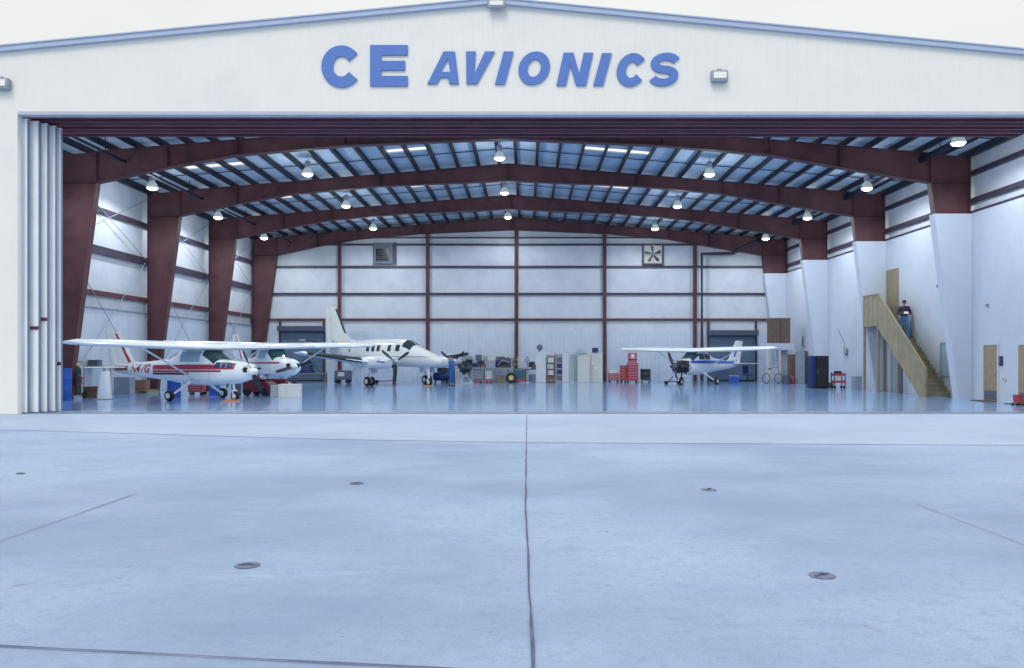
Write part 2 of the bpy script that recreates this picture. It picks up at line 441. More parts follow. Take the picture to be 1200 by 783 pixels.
# purlins
n = 18
for s in (-1, 1):
    xe = (XL - RX) if s < 0 else (XR - RX)
    k = 0
    while True:
        u = .42 + k*1.02
        if u > abs(xe)-.1: break
        x = RX + s*u; zt = roofz(x)
        b = MB(); b.box(x-.035, x+.035, 25.5, YB+.08, zt+.003, zt+.215); b.box(x-.10, x+.035, 25.5, YB+.08, zt-.004, zt+.012)
        b.build('purlin', 'purlin', H)
        k += 1
# eave struts
for x in (XL+.05, XR-.05):
    b = MB(); b.box(x-.1, x+.1, YF+.4, YB, roofz(x)-.05, roofz(x)+.2); b.build('eave_strut', 'purlin', H)
# cross straps under the insulation
for y0, y1 in ((25.5, 32), (32, 39.6), (39.6, 47.2), (47.2, 54.8)):
    for t in (.36, .69):
        y = y0+(y1-y0)*t
        b = MB()
        for xe in (XL, XR): b.obox((RX, y, roofz(RX)+.155), (xe, y, roofz(xe)+.155), .05, .03)
        b.build('strap', 'purlin', H)
# roof insulation as a grid of cells with openings for the skylights
SKY = []
def addsky(y, xa, xb):
    SKY.append((y, xa, xb))
addsky(36.3, -15.6, -12.7); addsky(36.3, -6.9, -4.0); addsky(36.3, 2.7, 5.2)
addsky(43.8, -15.5, -12.9); addsky(43.8, -6.8, -4.0); addsky(43.8, 2.4, 5.4); addsky(43.8, 11.3, 13.3)
addsky(51.2, -13.7, -12.6); addsky(51.2, 11.3, 12.4)
xs = sorted({XL-.2, RX, XR+.2} | {RX+s*(.42+k*1.02) for s in (-1, 1) for k in range(18) if XL < RX+s*(.42+k*1.02) < XR})
ys = [YF+.3, 25.5, 32]
for y in (36.3, 43.8, 51.2): ys += [y-.3, y+.3]
ys += [39.6, 47.2, YB+.1]; ys = sorted(ys)
b = MB(); sk = []
V_ = {}
def gv(i, j, dz=0):
    key = (i, j, dz)
    if key not in V_: V_[key] = b.bm.verts.new((xs[i], ys[j], roofz(xs[i])+.22+dz))
    return V_[key]
solid = {}
for i in range(len(xs)-1):
    for j in range(len(ys)-1):
        xc = (xs[i]+xs[i+1])/2; yc = (ys[j]+ys[j+1])/2
        solid[i, j] = not any(abs(yc-y) < .2 and xa < xc < xb for y, xa, xb in SKY)
        if not solid[i, j]: sk.append((i, j))
for (i, j), sflag in solid.items():
    if not sflag: continue
    b.bm.faces.new((gv(i, j), gv(i+1, j), gv(i+1, j+1), gv(i, j+1)))
    b.bm.faces.new((gv(i, j, .1), gv(i, j+1, .1), gv(i+1, j+1, .1), gv(i+1, j, .1)))
    for (di, dj, e) in ((-1, 0, ((i, j), (i, j+1))), (1, 0, ((i+1, j), (i+1, j+1))), (0, -1, ((i, j), (i+1, j))), (0, 1, ((i, j+1), (i+1, j+1)))):
        if not solid.get((i+di, j+dj), False):
            p, q = e; b.bm.faces.new((gv(*p), gv(*q), gv(*q, .1), gv(*p, .1)))
b.build('roof_insulation', 'insul_r', H)
for (i, j) in sk:
    s = MB(); e = .06
    pts = [(xs[i]+e, ys[j]+.0), (xs[i+1]-e, ys[j]+.0), (xs[i+1]-e, ys[j+1]-.0), (xs[i]+e, ys[j+1]-.0)]
    s.bm.faces.new([s.bm.verts.new((x, y, roofz(x)+.27)) for x, y in pts])
    s.build('skylight', 'skylight', H)

# stacked sliding door leaves at the left jamb
for k in range(5):
    y = YF + .27 + k*.20
    xr = gx((32, 45, 55, 64.5, 71)[k], y)
    b = MB(); b.box(-18.7+.1*k, xr, y, y+.10, .03, FZ-.13-.012*k)
    # rounded vertical ribs at the exposed edge
    b.box(xr-.05, xr, y-.03, y, .03, FZ-.13-.012*k); b.box(xr-.15, xr-.13, y-.02, y, .03, FZ-.13-.012*k)
    leaf = b.build('sliding_door', 'leaf', H)
    e = MB(); e.box(xr, xr+.012, y+.01, y+.09, .04, FZ-.16-.012*k); e.build('edge_seal', 'leaf_dk', leaf)
    if k in (1, 2, 4):
        zz = {1: gz(385, 24.4), 2: gz(375, 24.6), 4: gz(426, 25.3)}[k]
        h_ = MB(); h_.box(xr-.22, xr+.04, y-.055, y-.034, zz-.05, zz+.05, .008); h_.build('door_pull', 'redtool' if 0 else 'maroon', leaf)
b = MB(); b.box(-15.12, 15.7, YF+.42, YF+.46, .002, .014); b.box(-15.12, 15.7, YF+.95, YF+.99, .002, .012); b.build('floor_track', 'steel', H)

# roll-up doors on the back wall
for (pa, pb, pt) in ((328, 380, 383), (830, 886, 388)):
    d = YB
    x0, x1, zt = gx(pa, d), gx(pb, d), gz(pt, d)
    b = MB(); b.box(x0+.08, x1-.08, YB-.02, YB+.03, .0, zt-.3)
    dr = b.build('rollup_door', 'rollup', H)
    b = MB(); b.box(x0-.08, x1+.08, YB-.42, YB+.03, zt-.32, zt+.05, .03); b.build('hood', 'rollbox', dr)
    for x in (x0, x1):
        b = MB(); b.box(x-.05, x+.07, YB-.07, YB+.035, 0, zt-.33); b.build('guide_rail', 'girt', dr)
    for x in (x0+.02, x1-.02):
        b = MB(); b.box(x-.07, x+.07, YB-.10, YB+.03, zt+.06, 4.16); b.build('door_post', 'girt', dr)
    b = MB(); b.box(x0+.1, x1-.1, YB-.035, YB-.021, 0.0, .1); b.build('bottom_bar', 'black', dr)

# personnel doors and the window in the right-hand wall (faces -X at XR)
XW = 17.81
def wall_door(y0, y1, zb, zt, m, kick=False, fm='ltgrey'):
    b = MB(); b.box(XW-.03, XW-.002, y0, y1, zb, zt)
    d = b.build('door', m, H)
    b = MB()
    b.box(XW-.05, XW-.002, y0-.06, y0-.002, zb, zt+.06); b.box(XW-.05, XW-.002, y1+.002, y1+.06, zb, zt+.06); b.box(XW-.05, XW-.002, y0-.002, y1+.002, zt+.002, zt+.06)
    b.build('frame', fm, d)
    b = MB(); b.sphere((XW-.09, y0+.1, zb+1.0), .035); b.tube([(XW-.03, y0+.1, zb+1.0), (XW-.09, y0+.1, zb+1.0)], .015, 8); b.build('handle', 'steel', d, True)
    if kick:
        b = MB(); b.box(XW-.036, XW-.0305, y0+.05, y1-.05, zb+.05, zb+.4); b.build('kick_plate', 'grey_d', d)
    return d
wall_door(30.05, 30.95, 0, 2.15, 'wooddoor', True, 'ltgrey')
wall_door(27.8, 28.75, 0, 2.12, 'wooddoor', True, 'ltgrey')
wall_door(38.15, 39.25, 3.5, 5.9, 'woodpost', False, 'woodpost')
wall_door(38.0, 38.8, 0, 2.1, 'grey', False, 'woodpost')
wall_door(48.35, 49.2, 0, 2.1, 'grey', False, 'ltgrey')
wall_door(50.3, 51.1, 0, 2.05, 'brown', False, 'ltgrey')
b = MB(); b.box(XW-.02, XW-.002, 32.75, 34.15, .92, 2.25); w = b.build('window', 'glass_l', H)
b = MB()
b.box(XW-.05, XW-.002, 32.68, 32.748, .86, 2.31); b.box(XW-.05, XW-.002, 34.152, 34.22, .86, 2.31); b.box(XW-.05, XW-.002, 32.748, 34.152, 2.252, 2.31); b.box(XW-.07, XW-.002, 32.748, 34.152, .86, .918)
b.build('frame', 'grey', w)

# ------------------------------------------------------------------ lettering
def letter_obj(polys, holes, parent, shear, x, z, m='letter'):
    cu = bpy.data.curves.new('letter', 'CURVE'); cu.dimensions = '2D'; cu.fill_mode = 'BOTH'; cu.extrude = .025
    for P in polys + holes:
        sp = cu.splines.new('POLY'); sp.points.add(len(P)-1); sp.use_cyclic_u = True
        for q, (u, v) in zip(sp.points, P): q.co = (u + shear*v, v, 0, 1)
    tmp = bpy.data.objects.new('tmp', cu); C.objects.link(tmp)
    dg = bpy.context.evaluated_depsgraph_get()
    me = bpy.data.meshes.new_from_object(tmp.evaluated_get(dg))
    bpy.data.objects.remove(tmp)
    me.materials.clear(); me.materials.append(M[m])
    o = bpy.data.objects.new('letter', me); C.objects.link(o); o.parent = parent
    o.rotation_euler = (R(90), 0, 0); o.location = (x, YF-.03, z)
    return o
def arc(cx, cy, rx, ry, a0, a1, n=28):
    return [(cx+rx*math.cos(R(a0+(a1-a0)*k/n)), cy+ry*math.sin(R(a0+(a1-a0)*k/n))) for k in range(n+1)]
def L_C(w, h, t):
    o = arc(w/2, h/2, w/2, h/2, 38, 322); i = arc(w/2, h/2, w/2-t, h/2-t*.93, 322, 38)
    i = arc(w/2, h/2, w/2-t, h/2-t*.93, 328, 32)
    return [o+i], []
def L_E(w, h, t):
    return [[(0, 0), (w, 0), (w, t*.9), (t, t*.9), (t, h/2-t*.42), (w*.93, h/2-t*.42), (w*.93, h/2+t*.42), (t, h/2+t*.42), (t, h-t*.9), (w, h-t*.9), (w, h), (0, h)]], []
def L_A(w, h, t):
    c = w/2
    return [[(0, 0), (t*1.05, 0), (t*1.05+w*.07, h*.2), (w-t*1.05-w*.07, h*.2), (w-t*1.05, 0), (w, 0), (c+t*.62, h), (c-t*.62, h)]], [[(c-w*.155, h*.37), (c, h*.78), (c+w*.155, h*.37)]]
def L_V(w, h, t):
    c = w/2
    return [[(c-t*.6, 0), (c+t*.6, 0), (w, h), (w-t*1.1, h), (c, h*.3), (t*1.1, h), (0, h)]], []
def L_I(w, h, t): return [[(0, 0), (w, 0), (w, h), (0, h)]], []
def L_O(w, h, t): return [arc(w/2, h/2, w/2, h/2, 0, 360)[:-1]], [arc(w/2, h/2, w/2-t, h/2-t*.85, 0, 360)[:-1]]
def L_N(w, h, t):
    return [[(0, 0), (t, 0), (t, h*.62), (w-t*1.05, 0), (w, 0), (w, h), (w-t, h), (w-t, h*.38), (t*1.05, h), (0, h)]], []
def L_S(w, h, t):
    r = t/2
    ry = (h-t)/4
    c = arc(w/2, h-r-ry, w/2-r, ry, 20, 262, 18) + arc(w/2, r+ry, w/2-r, ry, 82, -160, 18)
    # smooth centre line, offset both ways
    Lp, Rp = [], []
    for k, p in enumerate(c):
        a = c[max(0, k-1)]; q = c[min(len(c)-1, k+1)]
        d = Vector((q[0]-a[0], q[1]-a[1]))
        if d.length < 1e-6: continue
        d.normalize(); Lp.append((p[0]-d.y*r, p[1]+d.x*r)); Rp.append((p[0]+d.y*r, p[1]-d.x*r))
    return [Lp + Rp[::-1]], []
SG = thing('lettering', 'blue CE AVIONICS lettering across the white wall above the hangar opening', 'lettering', (0, 0, 0))
sc_ = F/YF
def put(fn, pa, pb, pt, pbm, t, shear=0.0):
    h = (pbm-pt)/sc_; W = (pb-pa)/sc_ - shear*h
    P, Hh = fn(W, h, t)
    letter_obj(P, Hh, SG, shear, gx(pa, YF), gz(pbm, YF))
put(L_C, 377, 424, 54, 103, .34); put(L_E, 434, 478, 53.5, 101.5, .33)
sh = .27
put(L_A, 501, 545, 61, 99, .27, .19); put(L_V, 536, 580, 61, 99, .26, sh)
put(L_I, 580, 602, 61, 99.5, .26, sh); put(L_O, 605, 647, 61, 100, .27, sh*.5)
put(L_N, 652, 695, 62.5, 101, .28, sh*.8); put(L_I, 695, 717, 63, 101, .26, sh)
put(L_C, 720, 760, 63, 102, .27, sh*.5); put(L_S, 758, 799, 62.5, 101.5, .22, sh*.6)

# ------------------------------------------------------------------ wall lights
def wall_light(px, py, label):
    t = thing('wall_light', label, 'wall light', (gx(px, YF), YF, gz(py, YF)), group='grey wall lights on the front of the hangar')
    b = MB(); b.box(-.25, .25, -.20, -.002, -.17, .17, .05); b.build('housing', 'grey', t, 40)
    b = MB(); b.box(-.19, .19, -.22, -.195, -.09, .10, .01); b.build('diffuser', 'paper', t)
    b = MB(); b.box(-.06, .06, -.15, -.002, .17, .21); b.build('bracket', 'grey', t)
wall_light(842, 91, 'grey box wall light on the white wall right of the lettering')
wall_light(4, 100, 'grey box wall light at the far left end of the white wall')
t = thing('ridge_lamp', 'small pale lamp set in the blue trim at the roof peak', 'lamp', (gx(582, YF), YF-.13, gz(8, YF)))
b = MB(); b.box(-.26, .26, -.10, -.02, -.12, .12, .03); b.build('housing', 'grey', t, 40)
b = MB(); b.box(-.2, .2, -.125, -.095, -.06, .07, .01); b.build('diffuser', 'paper', t)

# ------------------------------------------------------------------ high bay lights
def high_bay():
    t = thing('high_bay_light', '', 'ceiling light', (0, 0, 0), group='high bay lights hanging from the hangar roof')
    b = MB(); b.lathe([(.0, .0), (.235, -.002), (.24, -.03), (.19, -.08), (.11, -.11), (.0, -.12)], seg=24); b.build('lens', 'lens', t, 40)
    b = MB(); b.lathe([(.255, -.012), (.25, .02), (.20, .16), (.12, .27), (.11, .28), (.19, .15), (.24, .0)], seg=24); b.build('reflector', 'shade', t, 40)
    b = MB(); b.lathe([(.09, .27), (.13, .30), (.13, .52), (.09, .58), (.02, .60)], seg=16); b.build('ballast_housing', 'alu', t, 30)
    b = MB(); b.tube([(0, 0, .59), (0, 0, .82)], .014, 6); b.build('hook', 'steel', t)
    return t
HB = high_bay()
rows = [('left', -16.9, (28.2, 35.8, 43.4, 51.0)), ('centre-left', -9.9, (28.2, 35.8, 43.4, 51.0)), ('centre', -1.25, (28.2, 35.8, 43.4, 51.0)), ('centre-right', 8.2, (28.2, 35.8, 43.4, 51.0)), ('right', 15.3, (28.2, 35.8, 43.4, 51.0))]  # front-bay lamps except the right row's are unseen, added to brighten the front
LD = bpy.data.lights.new('high_bay_lamp', 'SPOT'); LD.spot_size = R(172); LD.spot_blend = .35; LD.energy = 510; LD.shadow_soft_size = .25; LD.color = (.90, .95, 1)
LO = bpy.data.objects.new('high_bay_lamp', LD); C.objects.link(LO); LO.parent = HB; LO.location = (0, 0, -.20)
LU = bpy.data.lights.new('reflector_glow', 'POINT'); LU.energy = 85; LU.shadow_soft_size = .22; LU.color = (.90, .97, 1)
LUO = bpy.data.objects.new('reflector_glow', LU); C.objects.link(LUO); LUO.parent = HB; LUO.location = (0, 0, -.42)
first = True
for rn, x, yy in rows:
    for i, y in enumerate(yy):
        order = ['nearest', 'second nearest', 'third nearest', 'farthest'][i if i < len(yy)-1 else 3]
        rtxt = {'left': 'row along the left wall', 'centre-left': 'row left of the ridge', 'centre': 'row under the ridge', 'centre-right': 'row right of the ridge', 'right': 'row along the right wall'}[rn]
        lab = 'lit bell-shaped high bay light, %s of the %s' % (order, rtxt)
        z = roofz(x)-.62
        if rn in ('left', 'right'): z = roofz(x)-.66
        o = HB if first else dup(HB)
        o.location = (x, y, z); o['label'] = lab; o['group'] = 'high bay lights hanging from the hangar roof'
        first = False

# heating / electrical runs under the roof
b = MB(); b.tube([(15.85, 25.7, 9.62), (15.85, 54.4, 9.62)], .13, 12)
for y in FR[:3]: b.tube([(15.85, y-1.5, 9.62), (15.85, y-1.5, roofz(15.85)+.1)], .02, 6)
tag(b.build('pipe_run', 'purlin', None, True), 'dark pipe running under the roof along the right-hand wall', 'pipe')
b = MB(); b.tube([(-16.2, 25.7, 9.55), (-16.2, 54.4, 9.55)], .055, 12)
for y in FR[:3]: b.tube([(-16.2, y-1.5, 9.55), (-16.2, y-1.5, roofz(-16.2)+.1)], .02, 6)
tag(b.build('pipe_run', 'purlin', None, True), 'thin dark pipe running under the roof along the left-hand wall', 'pipe')
d = 54.7
b = MB(); b.tube([(gx(890, d), d, gz(281, d)), (gx(858, d), d, gz(297, d)), (gx(822.5, d), d, gz(297.5, d)), (gx(822.5, d), d, gz(413, d)), (gx(822.5, d), d, .02)], .12, 12)
tag(b.build('drain_pipe', 'girt', None, 50), 'dark vertical pipe on the back wall beside the right roll-up door', 'pipe')

# exhaust fan and louvre on the back wall
d = YB - .06
t = thing('exhaust_fan', 'square exhaust fan with dark blades and glowing panel behind, high on the back wall', 'exhaust fan', (gx(765, d), d, gz(298.5, d)))
s = .72
b = MB()
b.box(-s, s, -.22, -.0, s-.1, s); b.box(-s, s, -.22, 0, -s, -s+.1); b.box(-s, -s+.1, -.22, 0, -s+.1, s-.1); b.box(s-.1, s, -.22, 0, -s+.1, s-.1); b.build('frame', 'girt', t)
b = MB(); b.box(-s+.1, s-.1, -.03, -.01, -s+.1, s-.1); b.build('shutter_glow', 'fanlight', t)  # glowing panel imitates daylight through the shutter; the wall behind is closed
b = MB()
for k in range(5):
    a = 2*PI*k/5+.3
    u = Vector((math.cos(a), 0, math.sin(a))); w = Vector((-math.sin(a), 0, math.cos(a)))
    b.prism([(0, 0), (0, .01)], 0, .01) if 0 else None
    vs = [u*.1+w*.05+Vector((0, -.16, 0)), u*.55+w*.17+Vector((0, -.15, 0)), u*.58-w*.06+Vector((0, -.10, 0)), u*.1-w*.05+Vector((0, -.12, 0))]
    vv = [b.bm.verts.new(v) for v in vs]; v2 = [b.bm.verts.new(v+Vector((0, .015, 0))) for v in vs]
    b.bm.faces.new(vv); b.bm.faces.new(v2[::-1])
    for i in range(4): b.bm.faces.new((vv[i], v2[i], v2[(i+1) % 4], vv[(i+1) % 4]))
b.lathe([(.11, -.22), (.13, -.18), (.13, -.06), (.1, -.04)], axis='Y', seg=16)
b.build('fan_blades', 'darkmetal', t)
b = MB(); b.box(-.03, .03, -.245, -.225, -s+.08, s-.08); b.box(-s+.08, s-.08, -.245, -.225, -.03, .03); b.build('motor_bracket', 'grey', t)
t = thing('louvre', 'grey square louvre with a dark opening, high on the back wall', 'louvre', (gx(449.5, d), d, gz(297, d)))
b = MB(); b.box(-.72, .66, -.14, 0, -.72, .72); b.build('housing', 'grey_d', t)
b = MB(); b.box(-.5, .36, -.16, -.142, -.55, .3)
b.build('opening', 'screen', t)
b = MB()
for k in range(6): b.box(-.5, .36, -.20, -.162, -.52+k*.13, -.50+k*.13)
b.build('louvre_blades', 'grey_d', t)
b = MB(); b.box(.72, .84, -.12, .0, -.74, .76); b.build('side_post', 'girt', t)

# ------------------------------------------------------------------ aircraft helpers
def lerp(a, b, t): return a + (b-a)*t
class Body:
    """a fuselage-like loft: sections (x, zc, hh, hw, n)"""
    def __init__(s, secs, seg=28): s.secs = secs; s.seg = seg
    def at(s, x):
        S = s.secs
        if x >= S[0][0]: return S[0][1:]
        for a, b in zip(S, S[1:]):
            if b[0] <= x <= a[0]:
                t = (a[0]-x)/(a[0]-b[0]); return tuple(lerp(a[k], b[k], t) for k in range(1, 5))
        return S[-1][1:]
    def pt(s, x, th, off=0):
        zc, hh, hw, n = s.at(x)
        c, sn = math.cos(th), math.sin(th)
        y = (hw+off)*math.copysign(abs(c)**(2/n), c); z = zc + (hh+off)*math.copysign(abs(sn)**(2/n), sn)
        return Vector((x, y, z))
    def side(s, x, z, sgn, off=0):
        zc, hh, hw, n = s.at(x)
        q = min(1, abs((z-zc)/hh)); y = hw*max(0, 1-q**n)**(1/n)
        return Vector((x, sgn*(y+off), z))
    def mesh(s, x0=None, x1=None):
        xs_ = [q[0] for q in s.secs]
        if x0 is not None: xs_ = [x0] + [x for x in xs_ if x1 < x < x0] + [x1]
        b = MB(); b.loft([[s.pt(x, 2*PI*k/s.seg) for k in range(s.seg)] for x in xs_]); return b
    def side_patch(s, b, x0, x1, z0, z1, sgn, off=.006, nx=8, nz=4):
        """z0, z1: numbers or functions of x"""
        f0 = z0 if callable(z0) else (lambda x: z0); f1 = z1 if callable(z1) else (lambda x: z1)
        xb = sorted({lerp(x0, x1, i/nx) for i in range(nx+1)} | {q[0] for q in s.secs if min(x0, x1) < q[0] < max(x0, x1)})
        g = [[b.bm.verts.new(s.side(x, lerp(f0(x), f1(x), j/nz), sgn, off)) for j in range(nz+1)] for x in xb]
        for i in range(len(g)-1):
            for j in range(nz): b.bm.faces.new((g[i][j], g[i+1][j], g[i+1][j+1], g[i][j+1]))
        return b
    def top_patch(s, b, x0, x1, t0, t1, off=.006, nx=6, nt=10):
        xb = sorted({lerp(x0, x1, i/nx) for i in range(nx+1)} | {q[0] for q in s.secs if min(x0, x1) < q[0] < max(x0, x1)})
        g = [[b.bm.verts.new(s.pt(x, R(lerp(t0, t1, j/nt)), off)) for j in range(nt+1)] for x in xb]
        for i in range(len(g)-1):
            for j in range(nt): b.bm.faces.new((g[i][j], g[i+1][j], g[i+1][j+1], g[i][j+1]))
        return b

AF = [(1.0, .0), (.80, .045), (.55, .085), (.30, .105), (.12, .085), (.03, .045), (0, 0), (.03, -.025), (.12, -.035), (.3, -.04), (.55, -.035), (.8, -.018)]
def wing_sec(xle, y, z, ch, thick=1.0, tw=0):
    return [Vector((xle - ch*u, y, z + ch*v*thick*1.35)) for u, v in AF]
def flat_sec(xle, y, z, ch, th):            # symmetric surface (tail)
    P = [(1, 0), (.6, .8), (.2, 1), (0, 0), (.2, -1), (.6, -.8)]
    return [Vector((xle-ch*u, y, z+th*v/2)) for u, v in P]
def fin_sec(xle, z, ch, th):
    P = [(1, 0), (.6, .8), (.2, 1), (0, 0), (.2, -1), (.6, -.8)]
    return [Vector((xle-ch*u, th*v/2, z)) for u, v in P]
def wheel(parent, x, y, r, w, hub='paper'):
    b = MB(); b.lathe([(r*.55, -w/2), (r*.85, -w/2), (r, -w/4), (r, w/4), (r*.85, w/2), (r*.55, w/2)], (x, y, r), 'Y', 22)
    t = b.build('wheel', 'black', parent, 40)
    b = MB(); b.lathe([(.01, -w/2-.015), (r*.52, -w/2-.005), (r*.52, w/2+.005), (.01, w/2+.015)], (x, y, r), 'Y', 18)
    b.build('hub', hub, t, 40); return t
def propeller(parent, c, r, nbl, ang, spin='white', blade='boot', w=.09):
    cx_, cy_, cz_ = c
    b = MB()
    for k in range(nbl):
        a = ang + 2*PI*k/nbl
        u = Vector((0, math.cos(a), math.sin(a))); s = Vector((0, -math.sin(a), math.cos(a)))
        secs = []
        for q, ww, tw in ((.08, .5, 1.0), (.3, 1, .75), (.6, 1.0, .45), (.9, .8, .3), (1.0, .3, .25)):
            chord = s*math.cos(tw)*w*ww + Vector((1, 0, 0))*math.sin(tw)*w*ww
            thn = Vector((1, 0, 0))*math.cos(tw)*.012 - s*math.sin(tw)*.012
            o = Vector(c) + u*r*q
            secs.append([o-chord, o+thn, o+chord, o-thn])
        b.loft(secs)
    p = b.build('propeller', blade, parent, 30)
    if spin:
        b = MB(); b.lathe([(.17, -.10), (.165, .02), (.12, .16), (.05, .26), (.0, .29)], c, 'X', 18); b.build('spinner', spin, p, 50)
    return p

def high_wing(name, label, loc, rz, s=1.0, stripe='red', thin=False, bare_engine=False, prop_ang=.8, reg=None, open_cowl=False):
    root = thing(name, label, 'airplane', loc, rz, 'light high-wing airplanes parked in the hangar'); root.scale = (s, s, s)
    secs = [(2.42, 1.20, .22, .30, 2.3), (2.36, 1.20, .32, .42, 2.4), (2.0, 1.18, .42, .50, 2.5), (1.35, 1.15, .50, .54, 2.7), (1.12, 1.16, .51, .55, 2.8),
            (.95, 1.22, .59, .55, 2.8), (.5, 1.36, .76, .55, 3.2), (.0, 1.38, .76, .55, 3.2), (-.85, 1.38, .74, .54, 3.0), (-1.15, 1.34, .66, .50, 2.8), (-1.7, 1.26, .50, .42, 2.5),
            (-2.6, 1.24, .40, .32, 2.3), (-4.0, 1.25, .29, .20, 2.1), (-5.0, 1.28, .19, .10, 2), (-5.35, 1.30, .10, .04, 2)]
    B = Body(secs)
    bs = 1.35 if bare_engine else None
    fus = (B.mesh(bs, -5.35) if bare_engine else B.mesh()).build('fuselage', 'white', root, 50)
    for sg in (-1, 1):
        if bare_engine:
            for xa, xb in ((-.12, .46), (-.82, -.2)): b = MB(); B.side_patch(b, xa, xb, 1.62, 1.99, sg); b.build('window', 'glass', root, True)
        else:
            b = MB(); B.side_patch(b, -.66, .40, 1.60, 2.02, sg); b.build('window', 'glass_l', root, True)
        b = MB()
        if stripe == 'red':
            if thin:
                B.side_patch(b, -4.2, 1.9, lambda x: 1.34+.01*x, lambda x: 1.43+.012*x, sg, nx=20)
            else:
                B.side_patch(b, -2.45, 2.1, lambda x: 1.28+.01*x, lambda x: 1.48+.012*x, sg, nx=20)
                B.side_patch(b, -2.45, 1.5, lambda x: 1.17+.01*x, lambda x: 1.25+.01*x, sg, nx=20)
                B.side_patch(b, -5.1, -4.15, lambda x: 1.20, lambda x: 1.40, sg, nx=8)
        else:
            B.side_patch(b, -4.6, 1.33, lambda x: 1.36+.01*x, lambda x: 1.55+.0*x, sg, nx=20)
        st = b.build('stripe', 'red' if stripe == 'red' else 'bluestr', root)
        if stripe == 'red':
            b = MB(); B.side_patch(b, -2.45, -.2, lambda x: 1.06+.01*x, lambda x: 1.15+.01*x, sg, nx=20); b.build('pinstripe', 'darkmetal', st)
        # door outline as a groove
        b = MB(); B.side_patch(b, -.17, -.155, .85, 2.0, sg, .004, 1, 5); B.side_patch(b, .9, .915, .85, 1.60, sg, .004, 1, 5); B.side_patch(b, -.155, .9, .84, .855, sg, .004, 5, 1); b.build('door_seam', 'grey', root)
    b = MB(); B.top_patch(b, .50, 1.10, 32, 148); b.build('windshield', 'glass_t', root, True)
    b = MB(); B.top_patch(b, -1.55, -.95, 40, 140); b.build('rear_window', 'glass_t', root, True)
    # wings
    for sg in (-1, 1):
        b = MB(); zt = 2.16
        b.loft([wing_sec(.82, sg*.0, zt-.01, 1.63), wing_sec(.82, sg*.5, zt, 1.63), wing_sec(.80, sg*2.7, zt+.05, 1.60), wing_sec(.66, sg*5.25, zt+.12, 1.18), wing_sec(.58, sg*5.46, zt+.14, .95, .7), wing_sec(.40, sg*5.52, zt+.17, .5, .3)])
        w = b.build('wing', 'white', root, 50)
        b = MB(); b.loft([[Vector((-.40-.0, sg*2.8, zt+.075)), Vector((-.39, sg*2.8, zt+.095)), Vector((-.375, sg*2.8, zt+.075))], [Vector((-.31, sg*5.1, zt+.13)), Vector((-.30, sg*5.1, zt+.15)), Vector((-.285, sg*5.1, zt+.13))]])
        b.build('aileron_gap', 'grey', w)
        b = MB(); b.loft([[Vector((.25+.07*math.cos(a), sg*.5, .80+.02*math.sin(a))) for a in [k*PI/4 for k in range(8)]], [Vector((.10+.07*math.cos(a), sg*2.72, 2.13+.03*math.sin(a))) for a in [k*PI/4 for k in range(8)]]])
        b.build('strut', 'white', root, 50)
        b = MB(); b.tube([(-.30, sg*.40, .74), (-.33, sg*.8, .46), (-.36, sg*1.16, .23)], [.07, .05, .035], 8); b.build('landing_gear_leg', 'white', root, 50)
        wheel(root, -.36, sg*1.25, .22, .15)
        b = MB(); b.loft([flat_sec(-4.15, sg*.0, 1.33, 1.0, .09), flat_sec(-4.2, sg*.3, 1.33, 1.0, .08), flat_sec(-4.42, sg*1.62, 1.33, .68, .05), flat_sec(-4.55, sg*1.70, 1.33, .4, .03)])
        b.build('stabilizer', 'white', root, 50)
    # nose gear
    b = MB(); b.tube([(1.55, 0, .80), (1.62, 0, .42)], .045, 8); b.tube([(1.62, .09, .42), (1.66, .09, .2)], .022, 6); b.tube([(1.62, -.09, .42), (1.66, -.09, .2)], .022, 6); b.box(1.57, 1.67, -.11, .11, .40, .45)
    b.build('nose_gear_leg', 'white' if not bare_engine else 'darkmetal', root, 50)
    wheel(root, 1.66, 0, .19, .13)
    # fin and dorsal
    b = MB(); b.loft([fin_sec(-3.35, 1.50, 1.55, .06), fin_sec(-3.95, 1.62, 1.15, .09), fin_sec(-4.82, 2.88, .66, .06), fin_sec(-4.88, 2.94, .52, .03)]); fin = b.build('fin', 'white', root, 50)
    b = MB(); b.loft([fin_sec(-4.98, 1.30, .45, .055), fin_sec(-5.46, 2.92, .40, .035)]); b.build('rudder', 'white', fin, 50)
    if stripe == 'red':
        b = MB(); b.loft([fin_sec(-4.05, 1.56, .40, .125), fin_sec(-4.98, 2.86, .26, .085)]); b.build('fin_stripe', 'red', fin)
    else:
        b = MB(); b.loft([fin_sec(-4.4, 1.8, .5, .105), fin_sec(-4.72, 2.2, .46, .09)]); b.build('fin_stripe', 'bluestr', fin)
    b = MB(); b.tube([(-.1, 0, 2.25), (-.16, 0, 2.55)], .01, 6); b.tube([(-.9, 0, 2.2), (-1.05, 0, 2.5)], .008, 6); b.build('antenna', 'grey', root)
    # propeller
    propeller(root, (2.52, 0, 1.22), .95, 2, prop_ang, None if bare_engine else 'white')
    if not bare_engine:
        for sg in (-1, 1):
            b = MB(); b.lathe([(.02, 0), (.11, 0), (.12, -.02), (.02, -.03)], (2.425, sg*.23, 1.27), 'X', 14); b.build('air_intake', 'screen', root)
        b = MB(); b.tube([(1.5, -.2, .70), (1.45, -.2, .55)], .035, 8); b.build('exhaust', 'darkmetal', root)
        if open_cowl:
            b = MB(); B.side_patch(b, 1.15, 2.0, 1.36, 1.58, -1, .012); B.side_patch(b, 1.15, 2.0, 1.36, 1.58, 1, .012); cb = b.build('cowl_opening', 'navy', root)
            b = MB(); b.box(1.5, 1.53, -.56, -.50, 1.36, 1.56); b.box(1.75, 1.77, -.555, -.48, 1.36, 1.54); b.build('rib', 'grey', cb)
    else:
